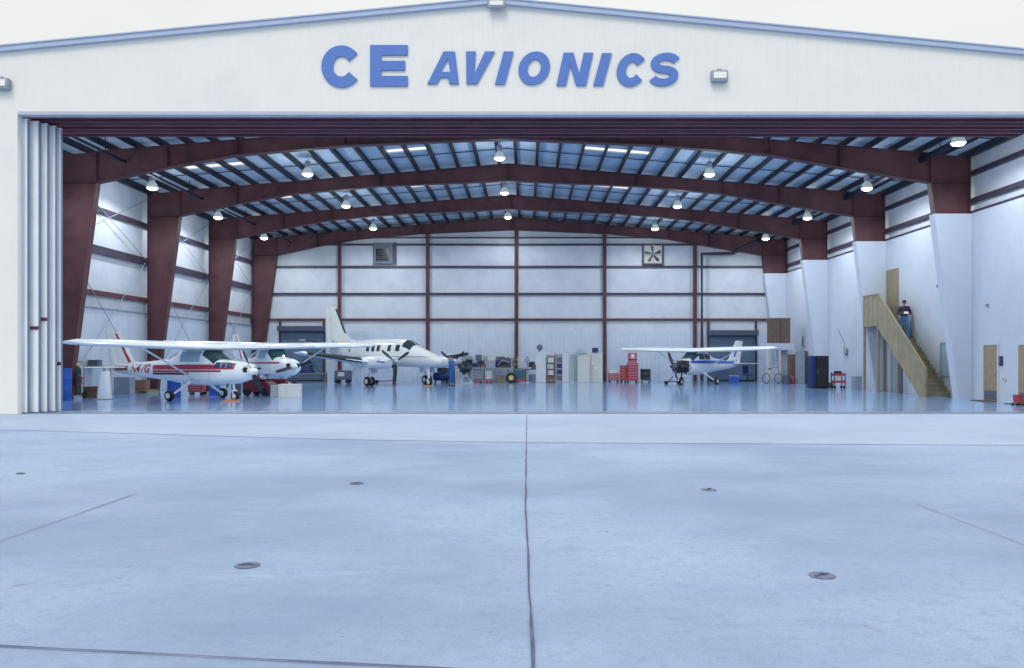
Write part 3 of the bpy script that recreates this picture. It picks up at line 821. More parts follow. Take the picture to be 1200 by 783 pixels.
        e = MB(); e.box(1.50, 2.25, -.24, .24, .90, 1.42, .03); e.box(1.37, 1.5, -.40, .40, .80, 1.55, .02)
        for sg in (-1, 1):
            for xx in (1.68, 2.05):
                e.lathe([(.12, sg*.18), (.13, sg*.22), (.10, sg*.24), (.13, sg*.27), (.10, sg*.29), (.13, sg*.32), (.10, sg*.34), (.13, sg*.37), (.09, sg*.46)], (xx, 0, 1.17), 'Y', 14)
        eng = e.build('engine', 'darkmetal', root, 40)
        e = MB()
        for sg in (-1, 1):
            e.tube([(1.68, sg*.35, 1.08), (1.62, sg*.34, .86), (1.5, sg*.22, .72)], .03, 8); e.tube([(2.05, sg*.35, 1.08), (1.9, sg*.36, .84), (1.5, sg*.22, .72)], .03, 8)
            e.tube([(1.36, sg*.35, 1.45), (1.8, sg*.15, 1.32), (2.1, sg*.1, 1.3)], .018, 6); e.tube([(1.36, sg*.3, .85), (1.8, sg*.15, 1.0)], .018, 6)
        e.build('exhaust_pipes', 'boot', eng, 40)
        e = MB(); e.box(1.38, 1.56, -.18, .16, 1.36, 1.56, .02); e.lathe([(.08, 0), (.08, .25)], (1.62, .05, 1.32), 'Z', 12); e.build('accessory_box', 'maroonbox', eng)
        e = MB(); e.lathe([(.16, 0), (.19, .03), (.19, .06), (.1, .08)], (2.28, 0, 1.22), 'X', 20); e.build('flywheel', 'grey_d', eng, 40)
        e = MB()
        e.tube([(1.36, .40, .95), (1.4, .62, 1.1), (1.9, .6, 1.35), (2.0, .42, 1.5)], .014, 6); e.tube([(1.45, -.3, 1.5), (1.9, -.45, 1.62), (2.1, -.2, 1.42)], .014, 6)
        e.build('hoses', 'boot', eng)
    if reg:
        cu = bpy.data.curves.new('registration', 'FONT'); cu.body = reg; cu.size = .50; cu.extrude = .003; cu.shear = .25; cu.offset = .014
        tmp = bpy.data.objects.new('tmp', cu); C.objects.link(tmp)
        me = bpy.data.meshes.new_from_object(tmp.evaluated_get(bpy.context.evaluated_depsgraph_get())); bpy.data.objects.remove(tmp)
        me.materials.clear(); me.materials.append(M['red'])
        for v in me.vertices:      # wrap on the starboard side: reads left to right from the tail to the nose
            x = -3.98 + v.co.x; z = 1.13 + v.co.y; p = B.side(x, z, -1, .012 + (.004 if v.co.z > 0 else 0)); v.co = p
        o = bpy.data.objects.new('registration', me); C.objects.link(o); o.parent = root
    return root, B

# ------------------------------------------------------------------ the aircraft
A, AB = high_wing('light_airplane', 'white high-wing airplane with red stripes nearest the stacked sliding doors, in full side view', (-12.75, 31.3, 0), R(-27), 1.03, 'red', prop_ang=R(118), reg='N4VG', open_cowl=True)
A.scale = (1.03, 1.03, .94)
Bp, BB = high_wing('light_airplane', 'white high-wing airplane with one thin red stripe, parked behind the nose of the nearest airplane', (-12.8, 40.0, 0), R(-50), 1.0, 'red', True, prop_ang=R(15))
D, DB = high_wing('light_airplane', 'white high-wing airplane with blue stripe and bare dark engine, near the right roll-up door', (10.45, 49.3, 0), R(-134), 1.0, 'blue', bare_engine=True, prop_ang=R(110))

D.scale = (1.0, 1.0, .94)
# twin turboprop
root = thing('twin_airplane', 'cream twin-engine airplane with tall tail, between the small airplanes and the back wall', 'airplane', (-8.35, 48.3, 0), R(-40))
secs = [(4.55, 1.42, .06, .06, 2), (4.40, 1.42, .20, .20, 2), (3.9, 1.48, .36, .36, 2), (3.2, 1.58, .50, .50, 2.1), (2.55, 1.68, .60, .60, 2.2), (2.2, 1.80, .72, .64, 2.2), (1.7, 1.90, .82, .68, 2.2), (.9, 1.93, .84, .69, 2.2),
        (-1.8, 1.93, .84, .69, 2.2), (-2.8, 1.95, .74, .60, 2.2), (-4.2, 2.02, .52, .38, 2.1), (-5.6, 2.10, .30, .18, 2), (-6.1, 2.14, .12, .06, 2)]
TB = Body(secs)
TB.mesh().build('fuselage', 'cream', root, 50)
b = MB(); TB.top_patch(b, 1.78, 2.42, 28, 88); TB.top_patch(b, 1.78, 2.42, 92, 152); b.build('windshield', 'glass', root, True)
for sg in (-1, 1):
    for x0, x1 in ((1.25, 1.62), (.55, .85), (-.45, -.15), (-.95, -.65), (-1.45, -1.15)):
        b = MB(); TB.side_patch(b, x0, x1, 2.02, 2.40, sg, .006, 4, 4); b.build('window', 'glass', root, True)
    b = MB(); TB.side_patch(b, -3.4, -3.2, 2.02, 2.2, sg, .006, 2, 2); b.build('vent', 'grey_d', root)
    b = MB(); TB.side_patch(b, -4.4, 3.9, lambda x: 1.66, lambda x: 1.71, sg, .006, 24, 1); b.build('stripe', 'grey', root)
    b = MB(); b.loft([wing_sec(1.25, 0, 1.22, 2.5, .9), wing_sec(1.2, sg*2.4, 1.36, 2.2, .9), wing_sec(.55, sg*6.3, 1.86, 1.2, .9), wing_sec(.35, sg*6.5, 1.92, .7, .5)])
    w = b.build('wing', 'white', root, 50)
    b = MB(); b.loft([[Vector((xle+.025, sg*y, z+.0)), Vector((xle-.02, sg*y, z+ch*.08)), Vector((xle-ch*.09, sg*y, z+ch*.115)), Vector((xle-ch*.09, sg*y, z-ch*.045)), Vector((xle-.02, sg*y, z-ch*.045))] for xle, y, z, ch in ((1.07, 2.95, 1.43, 2.0), (.56, 6.25, 1.855, 1.2))])
    b.build('deicing_boot', 'boot', w, 50)
    # nacelle
    Nb = Body([(3.05, 1.42, .14, .16, 2), (2.95, 1.40, .24, .25, 2.1), (2.4, 1.36, .34, .32, 2.3), (1.2, 1.36, .38, .36, 2.4), (.2, 1.34, .34, .34, 2.2), (-.9, 1.40, .16, .2, 2), (-1.5, 1.46, .05, .06, 2)], 22)
    me = Nb.mesh(); me.xform(Matrix.Translation((0, sg*2.25, 0))); nc = me.build('nacelle', 'white', root, 50)
    b = MB(); b.lathe([(.02, 0), (.13, .01), (.15, -.02), (.02, -.03)], (3.0, sg*2.25, 1.17), 'X', 14); b.build('air_scoop', 'screen', nc)
    b = MB(); b.tube([(2.55, sg*(2.25-.30), 1.42), (2.35, sg*(2.25-.5), 1.44), (2.2, sg*(2.25-.52), 1.44)], .07, 10); b.tube([(2.55, sg*(2.25+.30), 1.42), (2.35, sg*(2.25+.5), 1.44), (2.2, sg*(2.25+.52), 1.44)], .07, 10); b.build('exhaust_stub', 'steel', nc, 40)
    propeller(root, (3.12, sg*2.25, 1.42), 1.15, 3, R(28 if sg < 0 else 150), 'steel', 'boot', .12)
    # main gear
    b = MB(); b.tube([(.9, sg*2.25, 1.15), (.85, sg*2.25, .32)], .07, 10); b.tube([(.4, sg*2.25, 1.1), (.85, sg*2.25, .55)], .04, 8); b.box(.55, 1.2, sg*2.25-.36, sg*2.25-.33, .72, 1.1); b.box(.55, 1.2, sg*2.25+.33, sg*2.25+.36, .72, 1.1)
    b.build('landing_gear_leg', 'white', root, 50)
    wheel(root, .85, sg*2.25+.16, .27, .18); wheel(root, .85, sg*2.25-.16, .27, .18)
    b = MB(); b.loft([flat_sec(-4.5, 0, 2.35, 1.35, .12), flat_sec(-5.15, sg*2.5, 2.75, .75, .06)]); st = b.build('stabilizer', 'cream', root, 50)
    b = MB(); b.loft([[Vector((-4.46, sg*.3, 2.40)), Vector((-4.62, sg*.3, 2.47)), Vector((-4.62, sg*.3, 2.33))], [Vector((-5.10, sg*2.45, 2.742)), Vector((-5.22, sg*2.45, 2.79)), Vector((-5.22, sg*2.45, 2.70))]]); b.build('deicing_boot', 'boot', st)
b = MB(); b.loft([fin_sec(-2.6, 2.60, 2.6, .05), fin_sec(-3.9, 2.85, 1.9, .12), fin_sec(-4.35, 3.2, 1.5, .13), fin_sec(-5.35, 4.85, .75, .07), fin_sec(-5.45, 4.95, .6, .04)]); fin = b.build('fin', 'cream', root, 50)
b = MB(); b.loft([fin_sec(-5.86, 2.15, .55, .06), fin_sec(-6.12, 4.9, .42, .05)]); b.build('rudder', 'cream', fin, 50)
b = MB(); b.loft([[Vector((x+.03, 0, z)), Vector((x-.10, .05, z)), Vector((x-.10, -.05, z))] for x, z in ((-4.33, 3.2), (-5.3, 4.8))]); b.build('deicing_boot', 'boot', fin)
b = MB(); b.tube([(3.4, 0, 1.2), (3.45, 0, .35)], .06, 10); b.box(3.39, 3.51, -.13, .13, .34, .40); b.tube([(3.45, .12, .36), (3.48, .12, .2)], .03, 6); b.tube([(3.45, -.12, .36), (3.48, -.12, .2)], .03, 6); b.tube([(3.1, 0, 1.15), (3.43, 0, .6)], .03, 8)
b.build('nose_gear_leg', 'white', root, 50)
wheel(root, 3.48, 0, .22, .17)

# ------------------------------------------------------------------ people
def skin_tree(verts, edges, radii, sub=2):
    me = bpy.data.meshes.new('t'); me.from_pydata(verts, edges, [])
    o = bpy.data.objects.new('t', me); C.objects.link(o)
    md = o.modifiers.new('s', 'SKIN'); md.use_smooth_shade = True
    lay = me.skin_vertices[0].data
    for i, r in enumerate(radii):
        lay[i].radius = (r, r) if not isinstance(r, tuple) else r
        lay[i].use_root = (i == 0)
    ss = o.modifiers.new('u', 'SUBSURF'); ss.levels = sub
    m2 = bpy.data.meshes.new_from_object(o.evaluated_get(bpy.context.evaluated_depsgraph_get()))
    bpy.data.objects.remove(o); return m2
def addmesh(b, me): b.bm.from_mesh(me)
def remesh(b, vox):
    me = bpy.data.meshes.new('t'); b.bm.to_mesh(me); b.bm.free()
    o = bpy.data.objects.new('t', me); C.objects.link(o)
    r = o.modifiers.new('r', 'REMESH'); r.mode = 'VOXEL'; r.voxel_size = vox
    s = o.modifiers.new('m', 'SMOOTH'); s.iterations = 2
    m2 = bpy.data.meshes.new_from_object(o.evaluated_get(bpy.context.evaluated_depsgraph_get())); bpy.data.objects.remove(o)
    for p in m2.polygons: p.use_smooth = True
    return m2
def link_mesh(name, me, m, parent):
    me.materials.clear(); me.materials.append(M[m]); o = bpy.data.objects.new(name, me); C.objects.link(o); o.parent = parent; return o

def person(label, loc, rz, J, top, bottom, hair_m=None, cap_m=None, one_piece=False):
    """J: joints in metres, figure faces -Y, 1.74 m tall; left side is +X"""
    root = thing('person', label, 'person', loc, rz)
    V = [J['pelvis'], J['waist'], J['chest'], J['neck'], J['headb'], J['head'], J['crown']]
    Rr = [(.13, .10), (.115, .09), (.115, .085), .052, .062, (.078, .095), (.06, .075)]
    E = [(0, 1), (1, 2), (2, 3), (3, 4), (4, 5), (5, 6)]
    def chain(start, pts, rad):
        prev = start
        for p, r in zip(pts, rad):
            V.append(p); Rr.append(r); E.append((prev, len(V)-1)); prev = len(V)-1
    for s in 'LR':
        chain(0, [J['hip'+s], J['knee'+s], J['calf'+s], J['ankle'+s], J['toe'+s]], [.088, .058, .055, .038, .036])
        chain(2, [J['sho'+s], J['elb'+s], J['fore'+s], J['wri'+s], J['palm'+s]], [.055, .042, .038, .027, (.036, .02)])
    body = MB(); addmesh(body, skin_tree([tuple(v) for v in V], E, Rr))
    # fingers
    for s in 'LR':
        w, p = Vector(J['wri'+s]), Vector(J['palm'+s])
        d = (p-w).normalized(); side = d.cross(Vector(J['pn'+s])).normalized(); nrm = Vector(J['pn'+s]).normalized()
        for k, ln in zip((-1.5, -.5, .5, 1.5), (.06, .075, .08, .07)):
            a = p + side*k*.018; m1 = a + d*ln*.55 + nrm*.006; m2 = m1 + d*ln*.35 + nrm*ln*.25; m3 = m2 + d*ln*.15 + nrm*ln*.3
            body.tube([a-d*.02, a, m1, m2, m3], [.009, .009, .0085, .008, .006], 7)
        a = p - d*.045 + side*.03; body.tube([a, a+side*.03+d*.025, a+side*.04+d*.055+nrm*.01], [.011, .01, .007], 7)
    h = Vector(J['head']); f = Vector(J['face'])
    up = (Vector(J['crown'])-Vector(J['headb'])).normalized(); sd = f.cross(up).normalized()
    q = h + f*.088 - up*.015; body.tube([q+up*.02, q+f*.014-up*.005, q+f*.022-up*.022, q-up*.03], [.008, .011, .013, .008], 7)
    for g in (-1, 1): body.sphere(h+sd*g*.078-up*.01, .024, (.5, .8, 1.2), 8)
    body.tube([h+f*.06-up*.075, h+f*.082-up*.088], [.03, .022], 8)
    bo = link_mesh('body', remesh(body, .0075), 'skin', root)
    for g in (-1, 1):
        b = MB(); b.sphere(h+f*.083+sd*g*.03+up*.012, .010, (1, 1, 1), 8); b.build('eye', 'screen', bo, True)
    b = MB(); b.tube([h+f*.092-sd*.022-up*.052, h+f*.096-up*.054, h+f*.092+sd*.022-up*.052], .005, 6); b.build('mouth', 'maroonbox', bo, True)
    # clothing
    def cloth(name, verts, edges, rad, m):
        bb = MB(); addmesh(bb, skin_tree([tuple(v) for v in verts], edges, rad)); return link_mesh(name, remesh(bb, .01), m, root)
    legs = [J['pelvis']]; le = []; lr = [(.175, .130)]
    if not one_piece: legs.append(J['waist']); lr.append((.148, .112)); le.append((0, 1))
    for s in 'LR':
        b0 = len(legs); legs += [J['hip'+s], J['knee'+s], J['calf'+s], Vector(J['ankle'+s])+Vector((0, 0, .01))]; lr += [.108, .078, .072, .062]
        le += [(0, b0), (b0, b0+1), (b0+1, b0+2), (b0+2, b0+3)]
    tv = [J['waist'], J['chest'], Vector(J['neck'])-Vector((0, 0, .02))]; tr = [(.165, .13), (.180, .145), .085]; te = [(0, 1), (1, 2)]
    if one_piece:
        b0 = len(legs); legs += tv; lr += tr; le += [(0, b0), (b0, b0+1), (b0+1, b0+2)]
        ch = b0+1
        for s in 'LR':
            c0 = len(legs); legs += [J['sho'+s], J['elb'+s], J['fore'+s], Vector(J['wri'+s])]; lr += [.075, .060, .052, .042]; le += [(ch, c0), (c0, c0+1), (c0+1, c0+2), (c0+2, c0+3)]
        cloth('coverall', legs, le, lr, bottom)
    else:
        cloth('jeans', legs, le, lr, bottom)
        tv = [Vector(J['pelvis'])+Vector((0, 0, .03))] + tv; tr = [(.18, .14)] + tr; te = [(0, 1), (1, 2), (2, 3)]
        for s in 'LR':
            c0 = len(tv); tv += [J['sho'+s], J['elb'+s], J['fore'+s], Vector(J['wri'+s])]; tr += [.078, .062, .054, .044]; te += [(2, c0), (c0, c0+1), (c0+1, c0+2), (c0+2, c0+3)]
        cloth('jacket', tv, te, tr, top)
    for s in 'LR':
        a, t = Vector(J['ankle'+s]), Vector(J['toe'+s]); a.z -= 0.035
        bb = MB(); d = (t-a); d.z = 0; d.normalize(); z0 = J['sole'+s]
        bb.loft([[Vector((a.x, a.y, z0)) + d*u + Vector((-d.y, d.x, 0))*w*math.cos(k*PI/6) + Vector((0, 0, max(0, hh*.5+hh*.5*math.sin(k*PI/6)))) for k in range(12)] for u, w, hh in ((-.075, .025, .05), (-.06, .038, .10), (0, .042, .11), (.08, .045, .08), (.16, .048, .06), (.20, .02, .03))])
        bb.build('shoe', 'black', root, 60)
    if hair_m:
        b = MB(); b.sphere(h+up*.045-f*.018, .098, (.92, 1.0, .85), 16); b.build('hair', hair_m, root, True)
    if cap_m:
        b = MB(); b.sphere(h+up*.06-f*.008, .100, (.9, 1.0, .62), 16); b.build('cap', cap_m, root, True)
        b = MB(); b.loft([[h+f*u+sd*wv*math.cos(t_)+up*(.055+.006*math.sin(t_)-u*.15) for t_ in [k*PI/4 for k in range(8)]] for u, wv in ((.05, .08), (.11, .075), (.155, .035))]); b.build('cap_brim', cap_m, root, 50)
    return root
base = dict(pelvis=(0, 0, .93), waist=(0, 0, 1.10), chest=(0, .0, 1.32), neck=(0, .01, 1.49), headb=(0, .0, 1.55), head=(0, -.01, 1.635), crown=(0, 0, 1.70), face=(0, -1, 0),
    hipL=(.10, 0, .88), kneeL=(.11, -.02, .50), calfL=(.11, .01, .36), ankleL=(.11, .02, .09), toeL=(.12, -.12, .045), soleL=0,
    hipR=(-.10, 0, .88), kneeR=(-.11, -.02, .50), calfR=(-.11, .01, .36), ankleR=(-.11, .02, .09), toeR=(-.12, -.12, .045), soleR=0,
    shoL=(.19, .01, 1.42), elbL=(.25, .03, 1.13), foreL=(.25, .0, 1.03), wriL=(.24, -.06, .90), palmL=(.24, -.08, .83), pnL=(-1, 0, 0),
    shoR=(-.19, .01, 1.42), elbR=(-.25, .03, 1.13), foreR=(-.25, .0, 1.03), wriR=(-.24, -.06, .90), palmR=(-.24, -.08, .83), pnR=(1, 0, 0))

# ------------------------------------------------------------------ wooden staircase
ST = thing('wooden_staircase', 'plywood-sided wooden staircase with a landing on posts against the right wall', 'staircase', (0, 0, 0))
X0, X1 = 16.66, 17.79
LZ, YT, YBt = 3.46, 37.75, 33.45          # landing level, top and bottom of the flight
NS = 19
rise = LZ/NS; run = (YT-YBt)/(NS-1)
for k in range(NS-1):
    y = YBt + run*k; z = rise*(k+1)
    b = MB(); b.box(X0+.045, X1-.05, y-.03, y+run+.0, z-.035, z); b.build('tread', 'wood', ST)
    b = MB(); b.box(X0+.045, X1-.05, y+.0, y+.02, z-rise+.001, z-.037); b.build('riser', 'wood', ST)
# side panel towards the hangar (outer), and stringer against the wall with a stepped skirt
slope = LZ/(YT-YBt)
b = MB(); b.prism([(YBt-.12, 0), (YBt-.12, 1.22), (YT, LZ+1.22), (YT, LZ-.42), (YBt+.32, 0)], X0, X0+.04, 'YZ')
b.build('side_panel', 'wood', ST)
b = MB(); b.obox((X0+.02, YBt-.14, 1.24), (X0+.02, YT, LZ+1.24), .10, .045); b.box(X0-.03, X0+.07, YBt-.21, YBt-.125, 0, 1.26); b.build('rail_cap', 'woodpost', ST)
b = MB()
for t in (.27, .52, .77):
    y = lerp(YBt, YT, t); z = slope*(y-YBt); b.box(X0-.012, X0, y-.04, y+.04, max(0.02, z-.40), z+1.18)
b.build('panel_batten', 'woodpost', ST)
poly = [(YBt-.02, 0)]
for k in range(NS-1): poly += [(YBt+run*k-.02, rise*(k+1)+.10), (YBt+run*(k+1)-.02, rise*(k+1)+.10)]
poly += [(YT, LZ), (YT, LZ-.4), (YBt+.42, 0)]
b = MB(); b.prism(poly, X1-.045, X1-.01, 'YZ'); b.build('wall_stringer', 'wood', ST)
# landing
y0, y1 = YT, 39.45
b = MB(); b.box(X0, X1-.005, y0, y1, LZ-.05, LZ); b.build('landing_deck', 'wood', ST)
b = MB(); b.box(X0, X1-.01, y0+.005, y0+.045, LZ-.30, LZ-.052); b.box(X0, X1-.01, y1-.045, y1, LZ-.30, LZ-.052); b.box(X0, X0+.04, y0+.047, y1-.047, LZ-.30, LZ-.052); b.build('joist', 'wood', ST)
b = MB(); b.box(X0, X0+.04, y0+.002, y1, LZ+.002, LZ+1.2); b.box(X0+.042, X1-.01, y1-.04, y1, LZ+.002, LZ+1.2); b.build('landing_panel', 'wood', ST)
for k in range(4):
    b = MB(); y = lerp(y0+.1, y1-.1, k/3); b.box(X0-.015, X0-.001, y-.04, y+.04, LZ-.28, LZ+1.18); b.build('baluster', 'woodpost', ST)
b = MB(); b.box(X0-.03, X0+.07, y0, y1+.02, LZ+1.203, LZ+1.245); b.build('rail_cap', 'woodpost', ST)
for x, y in ((X0+.06, y1-.06), (X0+.06, y0+.10), (X1-.10, y1-.06), (X1-.10, y0+.10)):
    b = MB(); b.box(x-.055, x+.055, y-.055, y+.055, 0, LZ-.302); b.build('post', 'woodpost', ST)
b = MB(); b.tube([(X1-.16, 37.4, 0), (X1-.16, 37.4, 3.0)], .05, 8); tag(b.build('standpipe', 'grey_d', None, True), 'dark vertical pipe under the wooden staircase', 'pipe')

# person on the stairs, coming down
k = 13
ys_ = YBt + run*k + .12; zs_ = rise*(k+1)
J = {a: Vector(v) if isinstance(v, tuple) else v for a, v in base.items()}
J['kneeL'] = Vector((.12, -.16, .56)); J['calfL'] = Vector((.12, -.17, .36)); J['ankleL'] = Vector((.12, -.16, -.09)); J['toeL'] = Vector((.13, -.30, -.135)); J['soleL'] = -rise
J['ankleL'] = Vector((.12, -.18, .09-rise)); J['toeL'] = Vector((.13, -.31, .045-rise)); J['kneeL'] = Vector((.12, -.14, .40))
J['calfL'] = Vector((.12, -.13, .22)); J['hipL'] = Vector((.10, -.01, .87))
for s, g in (('L', 1), ('R', -1)):
    J['elb'+s] = Vector((.27*g, .02, 1.16)); J['fore'+s] = Vector((.22*g, -.12, 1.12)); J['wri'+s] = Vector((.13*g, -.25, 1.12)); J['palm'+s] = Vector((.07*g, -.29, 1.13)); J['pn'+s] = Vector((0, .3, 1))
J['face'] = Vector((-.25, -.95, -.2)).normalized()
person('person in dark cap, dark plaid jacket and blue jeans coming down the wooden staircase', (17.40, ys_, zs_), R(-12), J, 'jacket', 'jeans', 'hair', 'cap')
b = MB(); b.box(-.09, .09, -.012, .012, -.06, .06, .004); o = b.build('paper_pad', 'paper', None); o.location = (17.33, ys_-.33, zs_+1.16); o.rotation_euler = (R(-30), 0, R(-12))
tag(o, 'small white pad held by the person on the staircase', 'notepad')
# mechanic in coveralls at the propeller
J = {a: Vector(v) if isinstance(v, tuple) else v for a, v in base.items()}
for s, g in (('L', 1), ('R', -1)):
    J['elb'+s] = Vector((.26*g, -.10, 1.20)); J['fore'+s] = Vector((.24*g, -.22, 1.23)); J['wri'+s] = Vector((.20*g, -.36, 1.28)); J['palm'+s] = Vector((.18*g, -.43, 1.30)); J['pn'+s] = Vector((0, 0, -1))
Yp = 46.2
J['waist'] = Vector((0, -.01, 1.10))
person('person in blue coveralls with arms raised, standing at the nose of the twin-engine airplane', (gx(529, Yp), Yp, 0), R(62), J, 'coverall', 'coverall', 'hair', None, True)

# ------------------------------------------------------------------ equipment standing about
def at(px, d): return (gx(px, d), d, 0)
def W_(px, d): return px*d/F          # pixel length to metres at depth d
def casters(b, x0, x1, y0, y1, r=.06):
    for x in (x0+.08, x1-.08):
        for y in (y0+.08, y1-.08): b.lathe([(.01, -.02), (r, -.02), (r, .02), (.01, .02)], (x, y, r), 'Y', 12)

def barrel(label, loc, r, h, m='blue'):
    t = thing('barrel', label, 'barrel', loc)
    b = MB(); b.lathe([(.0, 0), (r*.96, 0), (r, .02), (r, h*.30), (r*1.035, h*.32), (r, h*.34), (r, h*.64), (r*1.035, h*.66), (r, h*.68), (r, h-.03), (r*1.02, h-.015), (r*.97, h), (r*.95, h-.02), (0, h-.02)], seg=28); b.build('drum', m, t, 40)
    b = MB(); b.lathe([(0, 0), (.05, 0), (.05, .025), (0, .025)], (r*.6, 0, h-.02), seg=12); b.build('bung', 'black', t)
    return t
barrel('tall blue barrel at the far left beside the stacked sliding doors', at(77, 30.6), .21, 1.25)
barrel('short blue drum behind the main wheel of the nearest airplane', at(204, 33.4), .27, .92)

def crate(name, label, cat, loc, w, d, h, m, rz=0, lid=None, slats=False):
    t = thing(name, label, cat, loc, rz)
    b = MB(); b.box(-w/2, w/2, -d/2, d/2, .0, h*.93, .008); b.build('body', m, t)
    b = MB(); b.box(-w/2-.012, w/2+.012, -d/2-.012, d/2+.012, h*.93+.001, h, .006)
    b.build('lid', lid or m, t)
    if slats:
        b = MB()
        for k in (-.3, .3): b.box(w*k-.03, w*k+.03, -d/2-.02, -d/2-.001, .02, h*.92)
        b.build('batten', m, t)
    return t
crate('cardboard_box', 'brown cardboard box on the floor under the tail of the nearest airplane', 'box', at(109, 33.0), .60, .45, .46, 'carton')
crate('cardboard_box', 'brown carton on a wooden pallet behind the rear fuselage of the nearest airplane', 'box', (gx(167, 37.0), 37.0, .16), .50, .45, .45, 'carton')
t = thing('pallet', 'wooden pallet under a brown carton behind the rear fuselage of the nearest airplane', 'pallet', at(165, 37.0))
b = MB()
for k in range(5): b.box(-.6, .6, -.42+k*.2, -.30+k*.2, .12, .15)
b.build('deck', 'wood', t)
b = MB()
for x in (-.55, 0, .55): b.box(x-.05, x+.05, -.42, .5, 0, .119)
b.build('runner', 'wood', t)
# white boxes in front of the second airplane
crate('white_box', 'small white box on the floor, left of a larger white box', 'box', at(326, 33.4), .50, .4, .50, 'ltgrey')
crate('white_box', 'larger of two white boxes on the floor below the nose of the second airplane', 'box', at(340, 33.0), .84, .5, .56, 'paper')

# gas cylinder cart
t = thing('cylinder_cart', 'tall red and green gas cylinder cart beside the tall blue barrel', 'cylinder cart', at(88.5, 32.2))
for x, m, nm in ((-.11, 'redtool', 'gas_cylinder'), (.11, 'green', 'gas_cylinder')):
    b = MB(); b.lathe([(0, .16), (.105, .16), (.11, .18), (.11, 1.12), (.09, 1.22), (.045, 1.28), (.04, 1.32), (0, 1.32)], (x, 0, 0), seg=20); c = b.build(nm, m, t, 40)
    b = MB(); b.lathe([(0, 1.32), (.035, 1.32), (.03, 1.42), (0, 1.43)], (x, 0, 0), seg=12); b.box(x-.10, x+.02, -.1, -.03, 1.34, 1.44, .01); b.build('valve', 'yellow', c, 40)
b = MB(); b.tube([(-.26, .12, .2), (-.26, .14, 1.35), (-.2, .16, 1.5), (.2, .16, 1.5), (.26, .14, 1.35), (.26, .12, .2)], .018, 8); b.box(-.27, .27, -.15, .15, .13, .158); b.box(-.25, .25, .1, .13, .8, .86); b.build('frame', 'redtool', t)
for x in (-.31, .31): b = MB(); b.lathe([(.01, -.03), (.15, -.03), (.15, .03), (.01, .03)], (x, .1, .15), 'X', 18); b.build('wheel', 'black', t, 40)
b = MB(); b.tube([(.24+.10*math.cos(a*.7), -.15+.02*math.sin(a), .75+.22*math.sin(a*.7)) for a in range(0, 19)], .018, 6); b.build('hose', 'redtool', t, 60)

# grey workbench and shelf on the far left
def bench(label, loc, w, d, h, top='grey', leg='grey_d', rz=0, shelf=True, name='workbench', back=None):
    t = thing(name, label, 'workbench', loc, rz)
    b = MB(); b.box(-w/2, w/2, -d/2, d/2, h-.05, h, .005); b.build('top', top, t)
    for x in (-w/2+.05, w/2-.05):
        for y in (-d/2+.05, d/2-.05): b = MB(); b.box(x-.03, x+.03, y-.03, y+.03, 0, h-.051); b.build('leg', leg, t)
    if shelf: b = MB(); b.box(-w/2+.09, w/2-.09, -d/2+.04, d/2-.04, .22, .25); b.build('shelf', leg, t)
    if back: b = MB(); b.box(-w/2, w/2, d/2-.03, d/2-.0, h+.001, h+back); b.build('back_panel', leg, t)
    return t
bench('grey panelled workbench behind the tail of the nearest airplane', at(109, 34.5), 1.35, .6, 1.30, 'ltgrey', 'grey', back=.01)
crate('tool_case', 'dark tool case on the grey workbench behind the tail of the nearest airplane', 'tool case', (gx(113, 34.5), 34.4, 1.30), .45, .3, .26, 'grey_d')
crate('parts_tray', 'flat pale tray on the grey workbench behind the tail of the nearest airplane', 'tray', (gx(101, 34.5), 34.4, 1.30), .42, .35, .14, 'yellow')
crate('metal_cabinet', 'low grey metal cabinet on the floor below the tail of the nearest airplane', 'cabinet', at(146, 36.0), .72, .5, .78, 'grey')
crate('metal_cabinet', 'pale grey locker behind the tall blue barrel', 'cabinet', at(80, 33.4), .5, .2, 1.95, 'ltgrey')
# white cowling panel leaning on a stand
t = thing('cowling_panel', 'white curved cowling panel standing on the floor below the tail of the nearest airplane', 'cowling', at(124, 31.6))
b = MB(); b.loft([[Vector((lerp(-.36, .24, (math.cos(a)+1)/2)*(1-z*.35), .16*math.sin(a), z*1.12)) for a in [k*PI/8 for k in range(16)]] for z in (0, .3, .6, .85, 1.0)]); b.build('shell', 'white', t, 50)
b = MB(); b.box(-.38, .26, -.2, .2, .0, .03); b.build('base', 'grey', t)

# red tool chests etc. under the nearest airplane
def tool_chest(label, loc, w, d, h, m='redtool', n=4, rz=0, hd='steel', name='tool_chest', top=None):
    t = thing(name, label, 'tool chest', loc, rz)
    b = MB(); b.box(-w/2, w/2, -d/2, d/2, .13, h, .012); b.build('cabinet', m, t)
    z0 = .17; dz = (h-.05-z0)/n
    for k in range(n):
        b = MB(); b.box(-w/2+.03, w/2-.03, -d/2-.018, -d/2-.001, z0+dz*k+.012, z0+dz*(k+1)-.012, .004); dr = b.build('drawer', m, t)
        b = MB(); b.box(-w/2+.08, w/2-.08, -d/2-.035, -d/2-.019, z0+dz*(k+1)-.045, z0+dz*(k+1)-.025); b.build('pull', hd, dr)
    b = MB(); casters(b, -w/2, w/2, -d/2, d/2); b.build('casters', 'black', t)
    if top: b = MB(); b.box(-w/2-.01, w/2+.01, -d/2-.02, d/2+.01, h+.001, h+.03); b.build('top', top, t)
    return t
tool_chest('low red tool chest behind the belly of the nearest airplane', at(231, 35.2), .62, .45, .52, 'redtool', 3)
tool_chest('dark red tool chest behind the nose leg of the nearest airplane', at(244, 36.2), .50, .45, .50, 'maroonbox', 3)
crate('plastic_bin', 'small blue plastic bin behind the nose leg of the nearest airplane', 'bin', at(252, 35.0), .36, .36, .5, 'blue')
crate('battery_cart_box', 'dark battery box on the floor beside the nose leg of the nearest airplane', 'box', at(277, 35.2), .3, .4, .5, 'grey_d')
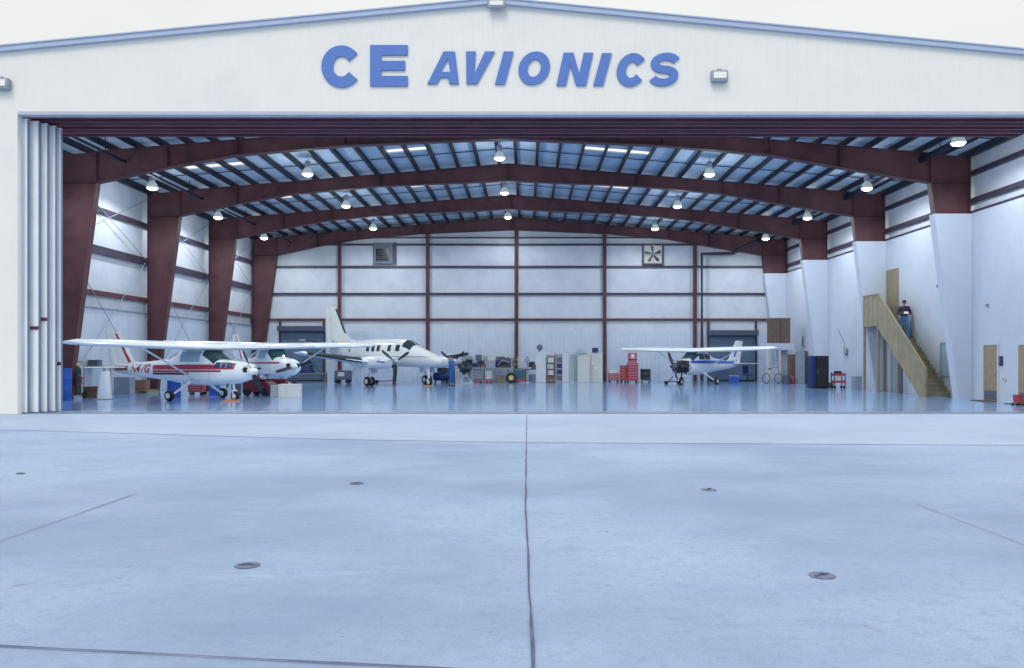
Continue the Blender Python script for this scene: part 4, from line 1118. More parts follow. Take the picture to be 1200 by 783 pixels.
# wheel chocks
def chock(label, loc, rz=0):
    t = thing('wheel_chock', label, 'wheel chock', loc, rz, 'orange wheel chocks'); t.scale = (.62, .8, .6)
    for y, n_ in ((-.17, 0), (.17, 1)):
        b = MB(); b.prism([(-.40, 0), (.40, 0), (.34, .11), (-.34, .11)], y-.055, y+.055); b.build('block', 'orange', t)
    b = MB(); b.tube([(-.42, -.17, .05), (-.5, 0, .02), (-.42, .17, .05)], .012, 6); b.build('rope', 'yellow', t, 60)
th = R(-27)
nx, ny = -12.75+1.66*1.03*math.cos(th), 31.3+1.66*1.03*math.sin(th)
chock('orange wheel chock at the nose wheel of the nearest airplane', (nx-.02, ny-.36, 0), R(-5))
th = R(-40)
nx, ny = -8.35+3.48*math.cos(th), 48.3+3.48*math.sin(th)
chock('orange wheel chock at the nose wheel of the twin-engine airplane', (nx-.05, ny-.40, 0), R(-8))
# maroon tow tug and box under the second airplane
t = thing('aircraft_tug', 'low maroon aircraft tug parked under the nose of the second airplane', 'tug', at(306, 34.6), R(-8))
b = MB(); b.prism([(-.65, .18), (.55, .18), (.62, .45), (.35, .62), (-.2, .66), (-.3, .92), (-.62, .90)], -.42, .42); b.build('body', 'maroonbox', t)
b = MB(); b.box(-.25, .3, -.3, .3, .665, .72, .02); b.build('seat', 'black', t)
for x in (-.42, .38):
    for y in (-.44, .44): b = MB(); b.lathe([(.01, -.06), (.15, -.06), (.18, -.03), (.18, .03), (.15, .06), (.01, .06)], (x, y, .18), 'Y', 18); b.build('wheel', 'black', t, 40)
b = MB(); b.tube([(.36, 0, .6), (.24, 0, .88)], .02, 6); b.lathe([(.12, .88), (.14, .9), (.12, .92)], (.24, 0, 0), seg=14); b.build('steering_wheel', 'black', t, 50)
t = thing('aircraft_jack_pad', 'long maroon padded box beside the tug, below the nose of the second airplane', 'box', at(325, 35.4), R(0))
b = MB(); b.box(-.50, .42, -.25, .25, .30, .72, .04); b.build('pad', 'pinkred' if 0 else 'maroonbox', t)
b = MB(); b.box(-.45, -.39, -.2, .2, 0, .30); b.box(.31, .37, -.2, .2, 0, .30); b.build('stand', 'black', t)

# things behind the second airplane, below the left roll-up door
bench('blue-topped work table standing in front of the left roll-up door', at(362, 52.6), 2.3, .7, .62, 'wood', 'brown')
t = thing('covered_engine', 'engine under a dark blue cover on the table before the left roll-up door', 'engine cover', (gx(358, 52.6), 52.6, .62))
b = MB(); b.lathe([(.0, 0), (.62, 0), (.60, .25), (.42, .62), (.18, .92), (0, .96)], (0, 0, 0), seg=14)
for v in b.bm.verts: v.co.y *= .5; v.co.x *= 1+.12*math.sin(v.co.z*9+v.co.x*4); v.co.z *= 1+.08*math.sin(v.co.x*7)
b.build('cover', 'navy', t, 70)
b = MB(); b.tube([(.3, -.2, .5), (.6, -.25, .62), (.75, -.2, .4)], .06, 8); b.build('duct', 'teal', t, 50)
def stool(label, loc, m, h=.6):
    t = thing('stool', label, 'stool', loc)
    b = MB(); b.lathe([(0, h-.05), (.18, h-.05), (.19, h-.02), (.17, h), (0, h)], seg=18); b.build('seat', m, t, 40)
    for k in range(4):
        a = PI/4+k*PI/2; b = MB(); b.tube([(.1*math.cos(a), .1*math.sin(a), h-.05), (.2*math.cos(a), .2*math.sin(a), 0)], .015, 6); b.build('leg', 'steel', t)
stool('round dark stool behind the wing of the twin-engine airplane', at(398, 52.5), 'black', .75)
t = thing('tow_bar', 'red tow bar with small wheels lying behind the near engine of the twin-engine airplane', 'tow bar', at(447, 50.5))
b = MB(); b.tube([(-.9, 0, .12), (.9, .1, .16)], .03, 8); b.tube([(.9, -.2, .16), (.9, .4, .16)], .03, 8); b.build('bar', 'redtool', t)
for y in (-.16, .16): b = MB(); b.lathe([(.01, -.02), (.11, -.02), (.11, .02), (.01, .02)], (-.3, y, .11), 'Y', 14); b.build('wheel', 'black', t, 40)
t = thing('fire_extinguisher', 'small red fire extinguisher standing behind the twin-engine airplane', 'fire extinguisher', at(462, 49.5))
b = MB(); b.lathe([(0, 0), (.10, 0), (.11, .02), (.11, .42), (.08, .50), (.03, .53), (0, .53)], seg=18); b.build('cylinder', 'redtool', t, 40)
b = MB(); b.box(-.02, .02, -.12, .04, .53, .58); b.tube([(0, -.03, .55), (.09, -.08, .5), (.12, -.08, .3)], .014, 6); b.build('valve', 'black', t)
t = thing('ground_power_cart', 'dark ground power cart behind the near wheels of the twin-engine airplane', 'cart', at(402, 50.8))
b = MB(); b.box(-.5, .5, -.3, .3, .22, .82, .03); b.build('body', 'grey_d', t)
b = MB(); b.box(-.25, .15, -.33, -.302, .45, .7); b.build('panel', 'ltgrey', t)
for x in (-.35, .35):
    for y in (-.3, .3): b = MB(); b.lathe([(.01, -.04), (.14, -.04), (.14, .04), (.01, .04)], (x, y, .14), 'Y', 16); b.build('wheel', 'black', t, 40)
b = MB(); b.tube([(.5, -.2, .4), (.75, -.2, .95), (.75, .2, .95), (.5, .2, .4)], .018, 8); b.build('handle', 'grey', t)

# the workbenches in the middle of the back wall
d = 52.0
bench('long grey-blue workbench with a red base rail, behind the mechanic', at(578, d), W_(48, d), .8, .98, 'grey', 'grey')
t = thing('base_rail', 'low red rail on the floor along the foot of the long grey-blue workbench', 'rail', at(567, 51.45))
b = MB(); b.box(-.62, .62, -.04, .04, .08, .18); b.box(-.6, -.54, -.06, .06, 0, .079); b.box(.54, .6, -.06, .06, 0, .079); b.build('bar', 'pinkred', t)
crate('cardboard_box', 'brown and grey carton on the floor at the right end of the long workbench', 'box', at(587, 51.2), .45, .4, .50, 'carton', lid='grey_d')
def monitor(label, loc, w, h, rz=0, m='screen'):
    t = thing('monitor', label, 'monitor', loc, rz)
    b = MB(); b.box(-w/2, w/2, -.03, .03, .12, .12+h, .01); b.build('case', 'grey_d', t)
    b = MB(); b.box(-w/2+.03, w/2-.03, -.038, -.031, .15, .09+h); b.build('screen', m, t)
    b = MB(); b.box(-.03, .03, -.02, .04, .02, .14); b.box(-.13, .13, -.1, .1, 0, .02); b.build('stand', 'black', t)
monitor('black monitor on the long workbench, nearest the mechanic', (gx(550, 52), 51.9, 1.0), .46, .42)
monitor('dark blue monitor on the long workbench, second from the mechanic', (gx(563, 52), 52.0, 1.0), .44, .34, .2)
crate('parts_crate', 'grey parts crate on the long workbench, right of the two monitors', 'crate', (gx(575, 52), 52.0, .98), .60, .5, .42, 'grey')
t = thing('machine', 'dark grey bench machine at the right end of the long workbench', 'machine', (gx(591, 52), 52.1, .98))
b = MB(); b.box(-.45, .45, -.25, .25, 0, .18, .03); b.lathe([(0, -.3), (.26, -.3), (.28, -.25), (.28, .28), (0, .3)], (.0, 0, .36), 'X', 16); b.build('body', 'darkmetal', t, 40)
b = MB(); b.tube([(-.4, -.3, .2), (-.1, -.42, .5), (.3, -.35, .35)], .03, 8); b.build('arm', 'steel', t)
for px, w_, m, lab in ((560, .55, 'grey', 'grey drawer cabinet standing under the left half of the long workbench'), (573, .45, 'ltgrey', 'pale drawer cabinet standing under the right half of the long workbench')):
    tool_chest(lab, at(px, 52.1), w_, .5, .86, m, 3, name='drawer_cabinet')
for px, z, w_, h_, m, lab in ((584, .98, .34, .50, 'bluedk', 'tall dark blue case on the long workbench beside the bench machine'), (569.5, .98, .20, .28, 'redtool', 'small red box on the long workbench between monitor and parts crate')):
    crate('tool_case', lab, 'tool case', (gx(px, 52.2), 52.25, z), w_, .35, h_, m)
bench('dark grey work table against the back wall left of the central column', at(594, 53.9), 1.6, .7, 1.15, 'grey_d', 'grey')
crate('parts_crate', 'dark crate on the dark grey work table against the back wall', 'crate', (gx(598, 53.9), 53.9, 1.15), .6, .5, .45, 'grey_d')
t = thing('engine', 'bare dark aircraft engine on a floor stand right of the mechanic', 'engine', at(545, 49.8), R(20))
b = MB(); b.lathe([(.05, -.35), (.26, -.30), (.30, -.1), (.22, 0), (.30, .1), (.28, .3), (.1, .42)], (0, 0, .98), 'X', 16)
for a_ in range(6): b.lathe([(.0, .2), (.09, .22), (.10, .42), (.06, .46)], (-.05, 0, .98), 'Z', 10) if a_ == 0 else b.tube([(-.05, 0, .98), (-.05, .42*math.cos(a_*PI/3), .98+.42*math.sin(a_*PI/3))], .08, 8)
b.build('engine_block', 'darkmetal', t, 40)
b = MB(); b.tube([(-.4, -.25, 0), (0, 0, .75), (.4, -.25, 0)], .03, 8); b.tube([(-.4, .25, 0), (0, 0, .75), (.4, .25, 0)], .03, 8); b.box(-.5, .5, -.30, -.24, .02, .08); b.box(-.5, .5, .24, .30, .02, .08); b.build('stand', 'ltgrey', t)
def rack(label, px, d, w_, items, who):
    t = thing('storage_rack', label, 'storage rack', at(px, d))
    for x in (-w_/2, w_/2-.04):
        for y in (-.22, .18): b = MB(); b.box(x, x+.04, y, y+.04, 0, 1.75); b.build('post', 'grey_d', t)
    for z in (.1, .95, 1.42): b = MB(); b.box(-w_/2+.041, w_/2-.041, -.21, .21, z, z+.03); b.build('shelf', 'steel', t)
    for z, x, ww, hh, m, nm, lab in items:
        o = crate(nm, lab + who, 'box', (gx(px, d)+x, d, z+.032), ww, .34, hh, m)
rack('dark-framed storage rack against the back wall behind the monitors', 555, 54.4, 1.5, (
    (.95, -.45, .40, .34, 'ltgrey', 'storage_box', 'pale box at left on the middle shelf'), (.95, .1, .45, .28, 'bluedk', 'storage_box', 'dark blue box on the middle shelf'), (.95, .5, .28, .36, 'carton', 'storage_box', 'brown box at right on the middle shelf'),
    (1.42, -.35, .55, .30, 'grey', 'storage_box', 'grey box at left on the top shelf'), (1.42, .35, .42, .38, 'grey_d', 'storage_box', 'dark box at right on the top shelf')), ' of the rack behind the monitors')
rack('dark-framed storage rack against the back wall left of the central column', 583, 54.4, 1.5, (
    (.95, -.40, .45, .30, 'teal', 'storage_box', 'teal box at left on the middle shelf'), (.95, .25, .5, .36, 'grey', 'storage_box', 'grey box at right on the middle shelf'),
    (1.42, -.42, .42, .36, 'ltgrey', 'storage_box', 'pale box at left on the top shelf'), (1.42, .2, .60, .26, 'grey_d', 'storage_box', 'dark box at right on the top shelf')), ' of the rack near the central column')
t = thing('drill_press', 'grey drill press standing on the floor left of the white partition', 'drill press', at(618, 51.9))
b = MB(); b.tube([(0, 0, .04), (0, 0, 1.5)], .05, 12); b.box(-.22, .22, -.22, .22, 0, .04); b.build('column', 'steel', t, 40)
b = MB(); b.box(-.16, .16, -.38, .20, 1.30, 1.58, .03); b.lathe([(.0, 1.58), (.10, 1.58), (.10, 1.72), (.0, 1.74)], (0, .05, 0), seg=14); b.build('head', 'grey', t, 40)
b = MB(); b.box(-.2, .2, -.38, .02, .86, .90); b.build('table', 'grey_d', t); b = MB(); b.tube([(0, -.25, 1.30), (0, -.25, 1.05)], [.04, .015], 8); b.build('chuck', 'steel', t)
t = thing('air_compressor', 'dark blue air compressor on the floor behind the nose of the twin-engine airplane', 'air compressor', at(517, 51.2))
b = MB(); b.lathe([(0, -.55), (.22, -.5), (.27, -.4), (.27, .4), (.22, .5), (0, .55)], (0, 0, .42), 'X', 18); b.build('tank', 'bluedk', t, 40)
b = MB(); b.box(-.25, .1, -.16, .16, .70, 1.02, .03); b.lathe([(0, -.2), (.16, -.2), (.16, -.14), (0, -.14)], (.2, 0, .88), 'Y', 16); b.build('pump', 'darkmetal', t, 40)
b = MB(); b.box(-.4, -.34, -.2, .2, 0, .2); b.box(.34, .4, -.2, .2, 0, .2); b.build('feet', 'black', t)
crate('parts_crate', 'dark grey parts crate on the floor just left of the mechanic', 'crate', at(522, 52.8), .55, .5, .95, 'grey_d')
crate('parts_crate', 'pale crate on the floor under the narrow steel bench', 'crate', at(539, 52.4), .5, .4, .42, 'ltgrey')
t = thing('step_ladder', 'pale step ladder standing open beside the central wall column', 'ladder', at(603.5, 53.2))
b = MB()
for x in (-.24, .24): b.obox((x*1.2, -.3, 0), (x*.8, 0, 1.7), .03, .06); b.obox((x*1.2, .35, 0), (x*.8, .02, 1.7), .03, .05)
b.build('rails', 'yellow', t)
b = MB()
for k in range(5): z = .28+k*.3; b.box(-.26+.012*k, .26-.012*k, -.3*(1-z/1.7)-.04, -.3*(1-z/1.7)+.04, z, z+.025)
b.build('steps', 'yellow', t)
crate('tool_case', 'dark case on the dark desk beside the small monitor', 'tool case', (gx(627, 53.3), 53.2, .88), .35, .3, .30, 'grey_d')
crate('parts_crate', 'grey crate under the dark desk left of the white partition', 'crate', at(624, 53.2), .5, .4, .5, 'grey')
# table beside the mechanic with small parts
bench('narrow steel bench with parts, right behind the mechanic', at(541, 53.0), 1.1, .6, .95, 'steel', 'grey_d')
crate('parts_crate', 'small open crate of dark parts on the narrow steel bench behind the mechanic', 'crate', (gx(540, 53), 53.0, .95), .4, .4, .36, 'darkmetal')
# tyre and teal-topped red cart
t = thing('tyre', 'spare tyre standing upright beside the red tool cart at the back wall column', 'tyre', at(599, 51.4))
b = MB(); b.lathe([(.17, -.10), (.30, -.11), (.34, -.06), (.34, .06), (.30, .11), (.17, .10), (.17, -.10)], (0, 0, .34), 'Y', 26); b.build('rubber', 'black', t, 40)
b = MB(); b.lathe([(.04, -.06), (.17, -.09), (.17, .09), (.04, .06)], (0, 0, .34), 'Y', 20); b.build('rim', 'yellow', t, 40)
t = tool_chest('red rolling cart with a teal panel, at the foot of the central wall column', at(609, 52.3), .84, .5, .92, 'teal', 1)
b = MB(); b.box(-.43, -.38, -.27, .27, .05, .98); b.box(.38, .43, -.27, .27, .05, .98); b.box(-.38, .38, -.27, -.24, .10, .24); b.build('frame', 'redtool', t)
bench('dark desk with a computer, left of the white partition', at(623, 53.3), .95, .6, .88, 'grey_d', 'grey')
monitor('small dark monitor on the desk left of the white partition', (gx(623, 53.3), 53.2, .88), .42, .36)
# the row of office partitions
def partition(label, pa, pb, d, h, m, rz=0):
    w = W_(pb-pa, d); h *= 1.11
    t = thing('office_partition', label, 'partition', at((pa+pb)/2, d), rz)
    b = MB(); b.box(-w/2+.03, w/2-.03, -.03, .03, .08, h-.03); b.build('panel', m, t)
    b = MB(); b.box(-w/2, -w/2+.029, -.035, .035, 0, h); b.box(w/2-.029, w/2, -.035, .035, 0, h); b.box(-w/2+.03, w/2-.03, -.035, .035, h-.029, h); b.box(-w/2+.03, w/2-.03, -.035, .035, .03, .079); b.build('frame', 'ltgrey', t)
partition('white office partition at the left end of the partition row', 628, 639.5, 51.8, 1.82, 'ltgrey')
partition('narrow grey-blue office partition beside the open shelves', 659, 666.5, 51.8, 1.66, 'ltgrey')
partition('greenish office partition angled between two beige ones', 667, 677, 52.0, 1.70, 'beige_g', R(25))
partition('wide beige office partition in the middle of the row', 677, 691, 51.6, 1.72, 'beige')
partition('beige office partition with paper notes at the right end of the row', 691, 706, 51.9, 1.78, 'beige', R(-6))
for i, (px, z, w_, h_, lab) in enumerate(((694.5, 1.30, .16, .24, 'upper white paper note pinned on the beige partition'), (698.5, .95, .22, .12, 'lower white paper note pinned on the beige partition'))):
    b = MB(); b.box(-w_/2, w_/2, -.004, .004, -h_/2, h_/2); o = b.build('paper_note', 'paper', None); o.location = (gx(px, 51.82), 51.845, z); o.rotation_euler = (0, 0, R(-6)); tag(o, lab, 'note')
t = thing('shelf_unit', 'open shelf unit with an orange side, standing between office partitions', 'shelves', at(645.5, 52.2))
w = W_(12, 52.2)
b = MB(); b.box(-w/2, w/2, .17, .2, 0, 1.78); b.box(-w/2, -w/2+.03, -.2, .17, 0, 1.90); b.build('carcass', 'ltgrey', t)
b = MB(); b.box(w/2-.05, w/2, -.2, .17, 0, 1.90); b.build('side', 'orange', t)
for z in (.1, .5, .92, 1.32, 1.86): b = MB(); b.box(-w/2+.031, w/2-.051, -.2, .169, z, z+.03); b.build('shelf', 'beige', t)
for z, x, ww, m in ((.13, -.05, .4, 'carton'), (.53, .0, .35, 'ltgrey'), (.95, -.04, .42, 'beige_g'), (1.35, 0, .4, 'ltgrey')):
    b = MB(); b.box(x-ww/2, x+ww/2, -.15, .12, z+.002, z+.27, .01)
    tag(b.build('storage_box', m, None), {.13: 'brown storage box on the lowest shelf of the open shelf unit', .53: 'pale storage box on the second shelf from the floor of the open shelf unit', .95: 'greenish storage box on the middle shelf of the open shelf unit', 1.35: 'pale storage box on the top shelf of the open shelf unit'}[z], 'box').location = at(645.5, 52.2)
t = thing('metal_cabinet', 'tall blue-grey cabinet with dark shelves right of the orange-sided shelf unit', 'cabinet', at(655.5, 52.1))
b = MB(); b.box(-.20, .20, -.2, .2, 0, 1.86); b.build('carcass', 'grey', t)
for z in (.15, .55, .95, 1.35): b = MB(); b.box(-.17, .17, -.212, -.201, z, z+.30); b.build('drawer', 'bluedk' if z in (.55, .95) else 'grey_d', t)
t = thing('desk_fan', 'round dark fan on top of the white office partition', 'fan', (gx(632.5, 51.8), 51.8, 2.02))
b = MB(); b.lathe([(.02, -.09), (.15, -.08), (.20, -.03), (.20, .03), (.15, .08), (.02, .09)], (0, 0, .28), 'Y', 20); b.build('cage', 'grey_d', t, 40)
b = MB(); b.box(-.09, .09, -.07, .07, 0, .02); b.tube([(0, 0, .02), (0, 0, .1)], .02, 8); b.build('stand', 'black', t)
crate('blue_box', 'small blue box on top of the beige partition at the right end of the row', 'box', (gx(697.5, 51.9), 51.9, 1.976), W_(7, 52), .25, .30, 'bluedk')
t = thing('lamp_shade', 'grey cone-shaped cover on top of the partitions in the middle of the row', 'cover', (gx(680, 51.6), 51.6, 1.91))
b = MB(); b.lathe([(0, 0), (.50, 0), (.48, .03), (.12, .2), (.05, .26), (0, .27)], seg=20); b.build('cover', 'grey', t, 30)
for v in t.children[0].data.vertices: v.co.y *= .4

# red tool chests at right of the partitions
tool_chest('low faded red tool chest on the floor right of the beige partitions', at(719, 52.4), W_(12, 52.4), .5, .62, 'pinkred', 3)
crate('parts_crate', 'pale box on the low faded red tool chest', 'crate', (gx(718, 52.4), 52.4, .62), .5, .4, .26, 'ltgrey')
tool_chest('medium red tool chest with a black top beside the tallest red one', at(730.5, 52.0), W_(7.5, 52), .45, 1.08, 'redtool', 5, top='black')
t = tool_chest('tallest red tool chest with an upper cabinet bearing a white badge', at(741, 51.6), W_(12.5, 51.6), .5, 1.28, 'redtool', 6)
w = W_(10, 51.6)
b = MB(); b.box(-w/2, w/2, -.2, .2, 1.30, 1.95, .015); b.build('upper_cabinet', 'pinkred', t)
b = MB(); b.lathe([(0, 0), (.11, 0), (.11, .012), (0, .012)], (0, -.215, 1.76), 'Y', 18); b.box(-.16, .16, -.213, -.203, 1.60, 1.64); b.build('badge', 'paper', t)
b = MB(); b.box(-w/2+.02, w/2-.02, -.215, -.203, 1.50, 1.54); b.build('slot', 'black', t)
t = thing('utility_cart', 'dark open utility cart with orange parts beside the tallest red tool chest', 'cart', at(756.5, 51.9))
w = W_(11, 51.9)
b = MB()
for z in (.14, .5, .86): b.box(-w/2, w/2, -.22, .22, z, z+.03)
b.box(-w/2, w/2, .19, .22, .17, .86)
b.build('tray', 'grey_d', t)
for x in (-w/2+.02, w/2-.02):
    for y in (-.2, .2): b = MB(); b.box(x-.02, x+.02, y-.02, y+.02, .08, .89); b.build('post', 'black', t)
b = MB(); casters(b, -w/2, w/2, -.22, .22, .04); b.build('casters', 'black', t)
b = MB(); b.box(-.14, .08, -.12, .1, .532, .68, .02); tag(b.build('toolbox', 'brown', None), 'brown toolbox on the middle tray of the dark utility cart', 'toolbox').location = at(756.5, 51.9)
b = MB(); b.lathe([(0, 0), (.05, 0), (.05, .2), (.02, .27), (0, .27)], seg=14); tag(b.build('bottle', 'yellow', None, 40), 'yellow bottle standing between the tallest red tool chest and the utility cart', 'bottle').location = (gx(750.3, 51.5), 51.4, 0)

# around the right-hand airplane
t = thing('engine_stand', 'low dark wheeled dolly in front of the bare engine of the right airplane', 'dolly', at(786, 49.0))
b = MB(); b.box(-.35, .6, -.2, .2, .14, .19); b.tube([(-.1, 0, .19), (.15, 0, .5)], .03, 8); b.build('platform', 'darkmetal', t)
for x in (-.28, .5):
    for y in (-.2, .2): b = MB(); b.lathe([(.01, -.03), (.10, -.03), (.10, .03), (.01, .03)], (x, y, .10), 'Y', 14); b.build('wheel', 'black', t, 40)
crate('plastic_bin', 'pale blue plastic bin on the floor right of the blue-striped airplane', 'bin', at(860, 50.8), .55, .45, .48, 'bluestr', lid='ltgrey')
t = thing('office_chair', 'dark office chair in front of the right roll-up door', 'chair', at(876, 52.2), R(20))
b = MB(); b.box(-.24, .24, -.24, .24, .46, .54, .03); b.build('seat', 'bluedk', t)
b = MB(); b.box(-.22, .22, .20, .27, .60, 1.10, .03); b.build('backrest', 'bluedk', t)
b = MB(); b.tube([(0, 0, .1), (0, 0, .46)], .03, 8)
for k in range(5): a = 2*PI*k/5; b.tube([(0, 0, .12), (.26*math.cos(a), .26*math.sin(a), .06)], .02, 6)
b.tube([(0, .2, .5), (0, .26, .62)], .02, 6); b.build('base', 'black', t)

# white overhead shelf frame in the back right corner, with wooden crates on it
d = 50.6
x0, x1 = gx(899, d), gx(931, d)
t = thing('storage_platform', 'white storage platform on posts in the back right corner', 'platform', (0, 0, 0))
b = MB(); b.box(x0, x1, d, d+1.6, 2.12, 2.55, .01); b.build('deck', 'drywall', t)
for x in (x0+.06, x0+.82, x1-.06):
    b = MB(); b.box(x-.06, x+.06, d+.02, d+.14, 0, 2.119); b.build('post', 'beige', t)
b = MB(); b.box(x0+.83+.06, x1-.13, d+.9, d+.94, 0, 2.119); b.build('side_board', 'drywall', t)
for i, (pa, pb) in enumerate(((903, 914.5), (915, 926.5))):
    a0, a1 = gx(pa, d+.1), gx(pb, d+.1)
    crate('wooden_crate', ('left' if i == 0 else 'right') + ' one of the two tall brown wooden crates on the white storage platform', 'crate', ((a0+a1)/2, d+.5, 2.55), a1-a0, .7, 1.62, 'brown', slats=True, lid='brown')
t = thing('bicycle', 'white and dark bicycle parked under the white storage platform', 'bicycle', at(905, 50.2), R(25))
for x in (-.5, .5):
    b = MB(); b.lathe([(.30, -.02), (.33, -.015), (.33, .015), (.30, .02), (.30, -.02)], (x, 0, .33), 'Y', 26); wv = b.build('wheel', 'black', t, 40)
    b = MB()
    for k in range(10): a = 2*PI*k/10; b.tube([(x, 0, .33), (x+.3*math.cos(a), 0, .33+.3*math.sin(a))], .003, 4)
    b.build('spokes', 'steel', wv)
b = MB(); b.tube([(-.5, 0, .33), (-.12, 0, .30), (.38, 0, .75), (-.2, 0, .82), (-.12, 0, .30)], .018, 8); b.tube([(-.5, 0, .33), (-.2, 0, .78)], .012, 8); b.tube([(.5, 0, .33), (.36, 0, .95)], .016, 8); b.build('frame', 'paper', t)
b = MB(); b.box(-.34, -.08, -.07, .07, .92, .97, .02); b.tube([(-.2, 0, .8), (-.21, 0, .93)], .014, 6); b.build('saddle', 'black', t)
b = MB(); b.tube([(.30, -.26, 1.02), (.36, -.1, .98), (.36, .1, .98), (.30, .26, 1.02)], .014, 8); b.build('handlebar', 'black', t)
crate('white_box', 'white box on the floor behind the bicycle', 'box', at(906, 51.4), .9, .5, 1.2, 'drywall')
t = thing('waste_bin', 'dark round waste bin beside the white storage platform', 'bin', at(921, 49.2))
b = MB(); b.lathe([(0, 0), (.22, 0), (.28, .5), (.29, .52), (.26, .52), (.2, .04), (0, .04)], seg=20); b.build('bin', 'grey_d', t, 40)
t = thing('fire_extinguisher', 'red fire extinguisher standing beside the brown door near the back right corner', 'fire extinguisher', at(928.5, 49.4))
b = MB(); b.lathe([(0, 0), (.12, 0), (.13, .02), (.13, .42), (.09, .50), (.03, .53), (0, .53)], seg=18); b.build('cylinder', 'redtool', t, 40)
b = MB(); b.box(-.02, .02, -.12, .04, .53, .58); b.build('valve', 'black', t)
crate('cupboard', 'tall narrow brown cupboard near the back right corner, beside a red extinguisher', 'cupboard', at(927.5, 50.2), W_(7, 50.2), .4, 1.85, 'brown')
crate('locker', 'tall blue-grey locker near the back right corner, left of the black cabinet', 'locker', at(937.5, 49.6), W_(9, 49.6), .4, 2.0, 'grey')
# black cabinet
t = thing('server_cabinet', 'tall black cabinet with a dark blue side against the right wall', 'cabinet', at(957.5, 42.8))
b = MB(); b.box(-.20, .48, -.40, .40, .05, 1.74, .01); b.build('carcass', 'screen', t)
b = MB(); b.box(-.40, -.205, -.36, .40, .05, 1.72); b.build('side', 'navy', t)
b = MB(); b.box(-.16, .44, -.425, -.403, .1, 1.69, .01); dr = b.build('door', 'black', t)
b = MB(); b.box(-.13, -.11, -.445, -.426, .8, 1.0); b.build('handle', 'steel', dr)
b = MB(); b.box(-.40, .45, -.36, .36, 0, .049); b.build('plinth', 'black', t)
# red cart
t = thing('hand_cart', 'small red and white parts cart on casters right of the black cabinet', 'cart', at(982.5, 42.6))
b = MB(); b.box(-.32, .30, -.25, .25, .30, .42, .02); b.box(-.32, .30, -.25, .25, .68, .80, .02); b.build('tray', 'redtool', t)
b = MB()
for x in (-.29, .27):
    for y in (-.22, .22): b.box(x-.02, x+.02, y-.02, y+.02, .08, .86)
b.build('posts', 'black', t)
b = MB(); casters(b, -.34, .32, -.27, .27, .07); b.build('casters', 'black', t)
b = MB(); b.lathe([(0, 0), (.08, 0), (.09, .24), (0, .25)], (.0, -.1, .421), seg=14); o = b.build('can', 'paper', None, 40); o.location = at(982.5, 42.6); tag(o, 'white can on the lower tray of the small red parts cart', 'can')
b = MB(); b.box(-.2, .12, -.12, .12, .801, .93, .02); o = b.build('toolbox', 'black', None); o.location = at(982.5, 42.6); tag(o, 'black toolbox on the upper tray of the small red parts cart', 'toolbox')
crate('cardboard_box', 'flat tan box on the floor between the black cabinet and the red parts cart', 'box', at(970.5, 43.6), .45, .4, .28, 'wood')
crate('waste_bin', 'grey-blue waste bin beside the foot of the wooden staircase posts', 'bin', at(1004, 40.6), W_(9, 40.6), .38, .70, 'grey')
# small things on the right wall
t = thing('hose_reel', 'small dark hose reel mounted on the right wall left of the staircase', 'hose reel', (17.80, 931*17.8/(992-618), 1.98))
b = MB(); b.lathe([(.02, -.10), (.22, -.10), (.22, -.08), (.12, -.08), (.12, -.03), (.22, -.03), (.22, -.01), (.02, -.01)], (0, 0, 0), 'X', 18); b.build('reel', 'grey', t, 40)
b = MB(); b.tube([(-.05, .12, 0), (-.05, .2, .5), (-.03, 1.2, 1.3)], .012, 6); b.build('hose', 'grey_d', t)
def wall_box(label, px, z, w, h, m='bluedk', name='wall_box', cat='alarm box'):
    y = F*XW/(px-CX)
    t = thing(name, label, cat, (XW-.002, y, z))
    b = MB(); b.box(-.07, 0, -w/2, w/2, -h/2, h/2, .01); b.build('case', m, t)
    b = MB(); b.box(-.082, -.071, -w/4, w/4, -h/5, h/4); b.build('cover', 'grey_d', t)
wall_box('dark wall box beside the wooden door near the right edge, higher of two', 1174, gz(423, 29.8), .16, .36)
wall_box('small pale switch box on the wall beside the right-hand wooden door, lower of two', 1178, gz(444.5, 29.6), .12, .14, 'ltgrey', 'switch_box', 'switch box')
wall_box('small dark box high on the right wall below the girts, near the wooden staircase', 1100, gz(335, 34.3), .14, .14, 'grey')
wall_box('small dark box high on the right wall above the wooden door near the edge', 1158, gz(358, 30.7), .12, .12, 'grey')
wall_box('dark narrow wall box beyond the brown crates on the right wall', 941.5, gz(400, 51.2), .3, .65, 'grey')
for y, lab in ((30.4, 'dark brown door mat in front of the left wooden door in the right wall'), (28.2, 'dark brown door mat in front of the wooden door at the right edge')):
    b = MB(); b.box(17.15, 17.72, y-.42, y+.42, .001, .02, .006); tag(b.build('door_mat', 'matbrown', None), lab, 'door mat')
t = thing('wheeled_bucket', 'dark red wheeled bucket standing by the wooden door at the right edge', 'bucket', (17.2, 27.85, 0))
b = MB(); b.lathe([(0, .08), (.14, .08), (.16, .34), (.17, .36), (.14, .36), (.12, .12), (0, .12)], seg=18); b.build('bucket', 'redtool', t, 40)
b = MB(); casters(b, -.2, .2, -.2, .2, .04); b.build('casters', 'black', t)

# ------------------------------------------------------------------ camera
cd = bpy.data.cameras.new('camera'); co = bpy.data.objects.new('camera', cd); C.objects.link(co)
co.location = (0, 0, EYE); co.rotation_euler = (R(90), 0, 0)
cd.sensor_width = 36; cd.lens = 36*F/1200
cd.shift_x = -(CX-600)/1200; cd.shift_y = (CY-391.5)/1200
cd.clip_start = .1; cd.clip_end = 6000
sc.camera = co

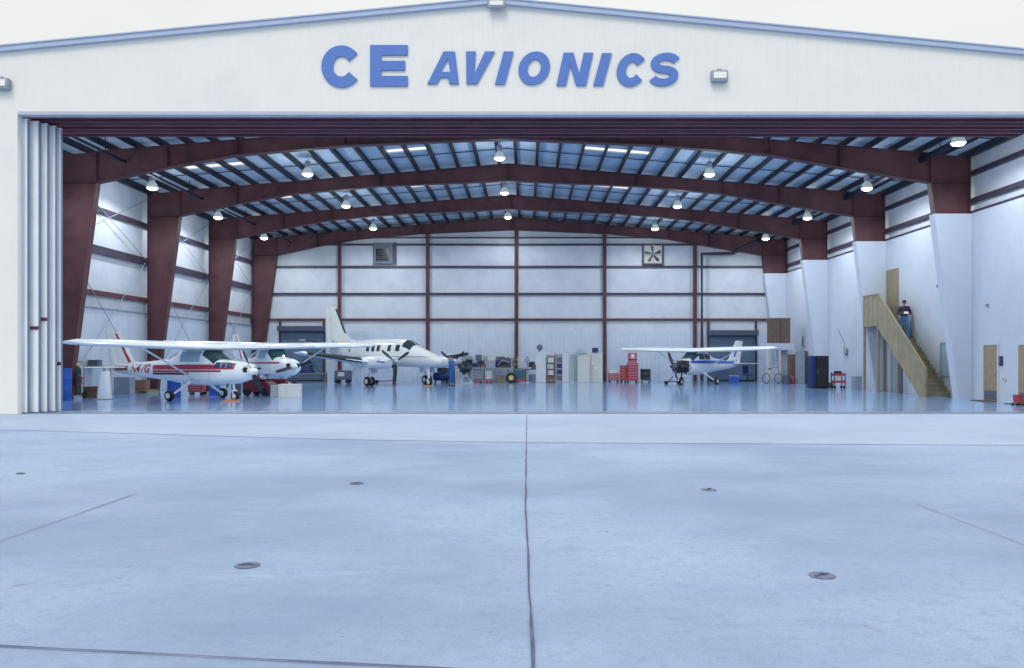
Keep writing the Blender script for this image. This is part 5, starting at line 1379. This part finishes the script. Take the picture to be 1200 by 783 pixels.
# ------------------------------------------------------------------ light
SUN_EL, SUN_AZ = 52, 200      # behind the camera; overcast
w = bpy.data.worlds.new('World'); sc.world = w; w.use_nodes = True
nt = w.node_tree; N = nt.nodes; L = nt.links
bg = N['Background']; sky = N.new('ShaderNodeTexSky'); sky.sky_type = 'NISHITA'; sky.sun_disc = False
sky.sun_elevation = R(SUN_EL); sky.sun_rotation = R(SUN_AZ); sky.air_density = 1.0; sky.dust_density = 4.0; sky.ozone_density = 1.0
tc = N.new('ShaderNodeTexCoord')
no = N.new('ShaderNodeTexNoise'); no.inputs['Scale'].default_value = 1.6; no.inputs['Detail'].default_value = 5
L.new(tc.outputs['Generated'], no.inputs['Vector'])
mr = N.new('ShaderNodeMapRange'); mr.inputs['From Min'].default_value = .3; mr.inputs['From Max'].default_value = .7; mr.inputs['To Min'].default_value = .70; mr.inputs['To Max'].default_value = .86
L.new(no.outputs['Fac'], mr.inputs['Value'])
mx = N.new('ShaderNodeMix'); mx.data_type = 'RGBA'
L.new(mr.outputs['Result'], mx.inputs[0]); L.new(sky.outputs['Color'], mx.inputs[6]); mx.inputs[7].default_value = (9.5, 9.55, 9.2, 1)   # overcast veil
L.new(mx.outputs[2], bg.inputs['Color']); bg.inputs['Strength'].default_value = .10
sd = bpy.data.lights.new('sun', 'SUN'); sd.energy = 1.2; sd.angle = R(25); sd.color = (1, .96, .90)
so = bpy.data.objects.new('sun', sd); C.objects.link(so)
az = R(SUN_AZ)
# direction towards the sun: behind the camera (-Y), slightly from the left
dirv = Vector((math.sin(az)*math.cos(R(SUN_EL)), math.cos(az)*math.cos(R(SUN_EL)), math.sin(R(SUN_EL))))
so.rotation_euler = dirv.to_track_quat('Z', 'Y').to_euler()
vs = sc.view_settings; vs.view_transform = 'Standard'; vs.look = 'None'; vs.gamma = 1; vs.use_curve_mapping = False; vs.exposure = .12
sc.cycles.max_bounces = 10; sc.cycles.diffuse_bounces = 6; sc.cycles.glossy_bounces = 4
sc.cycles.sample_clamp_indirect = 6; sc.cycles.use_denoising = True
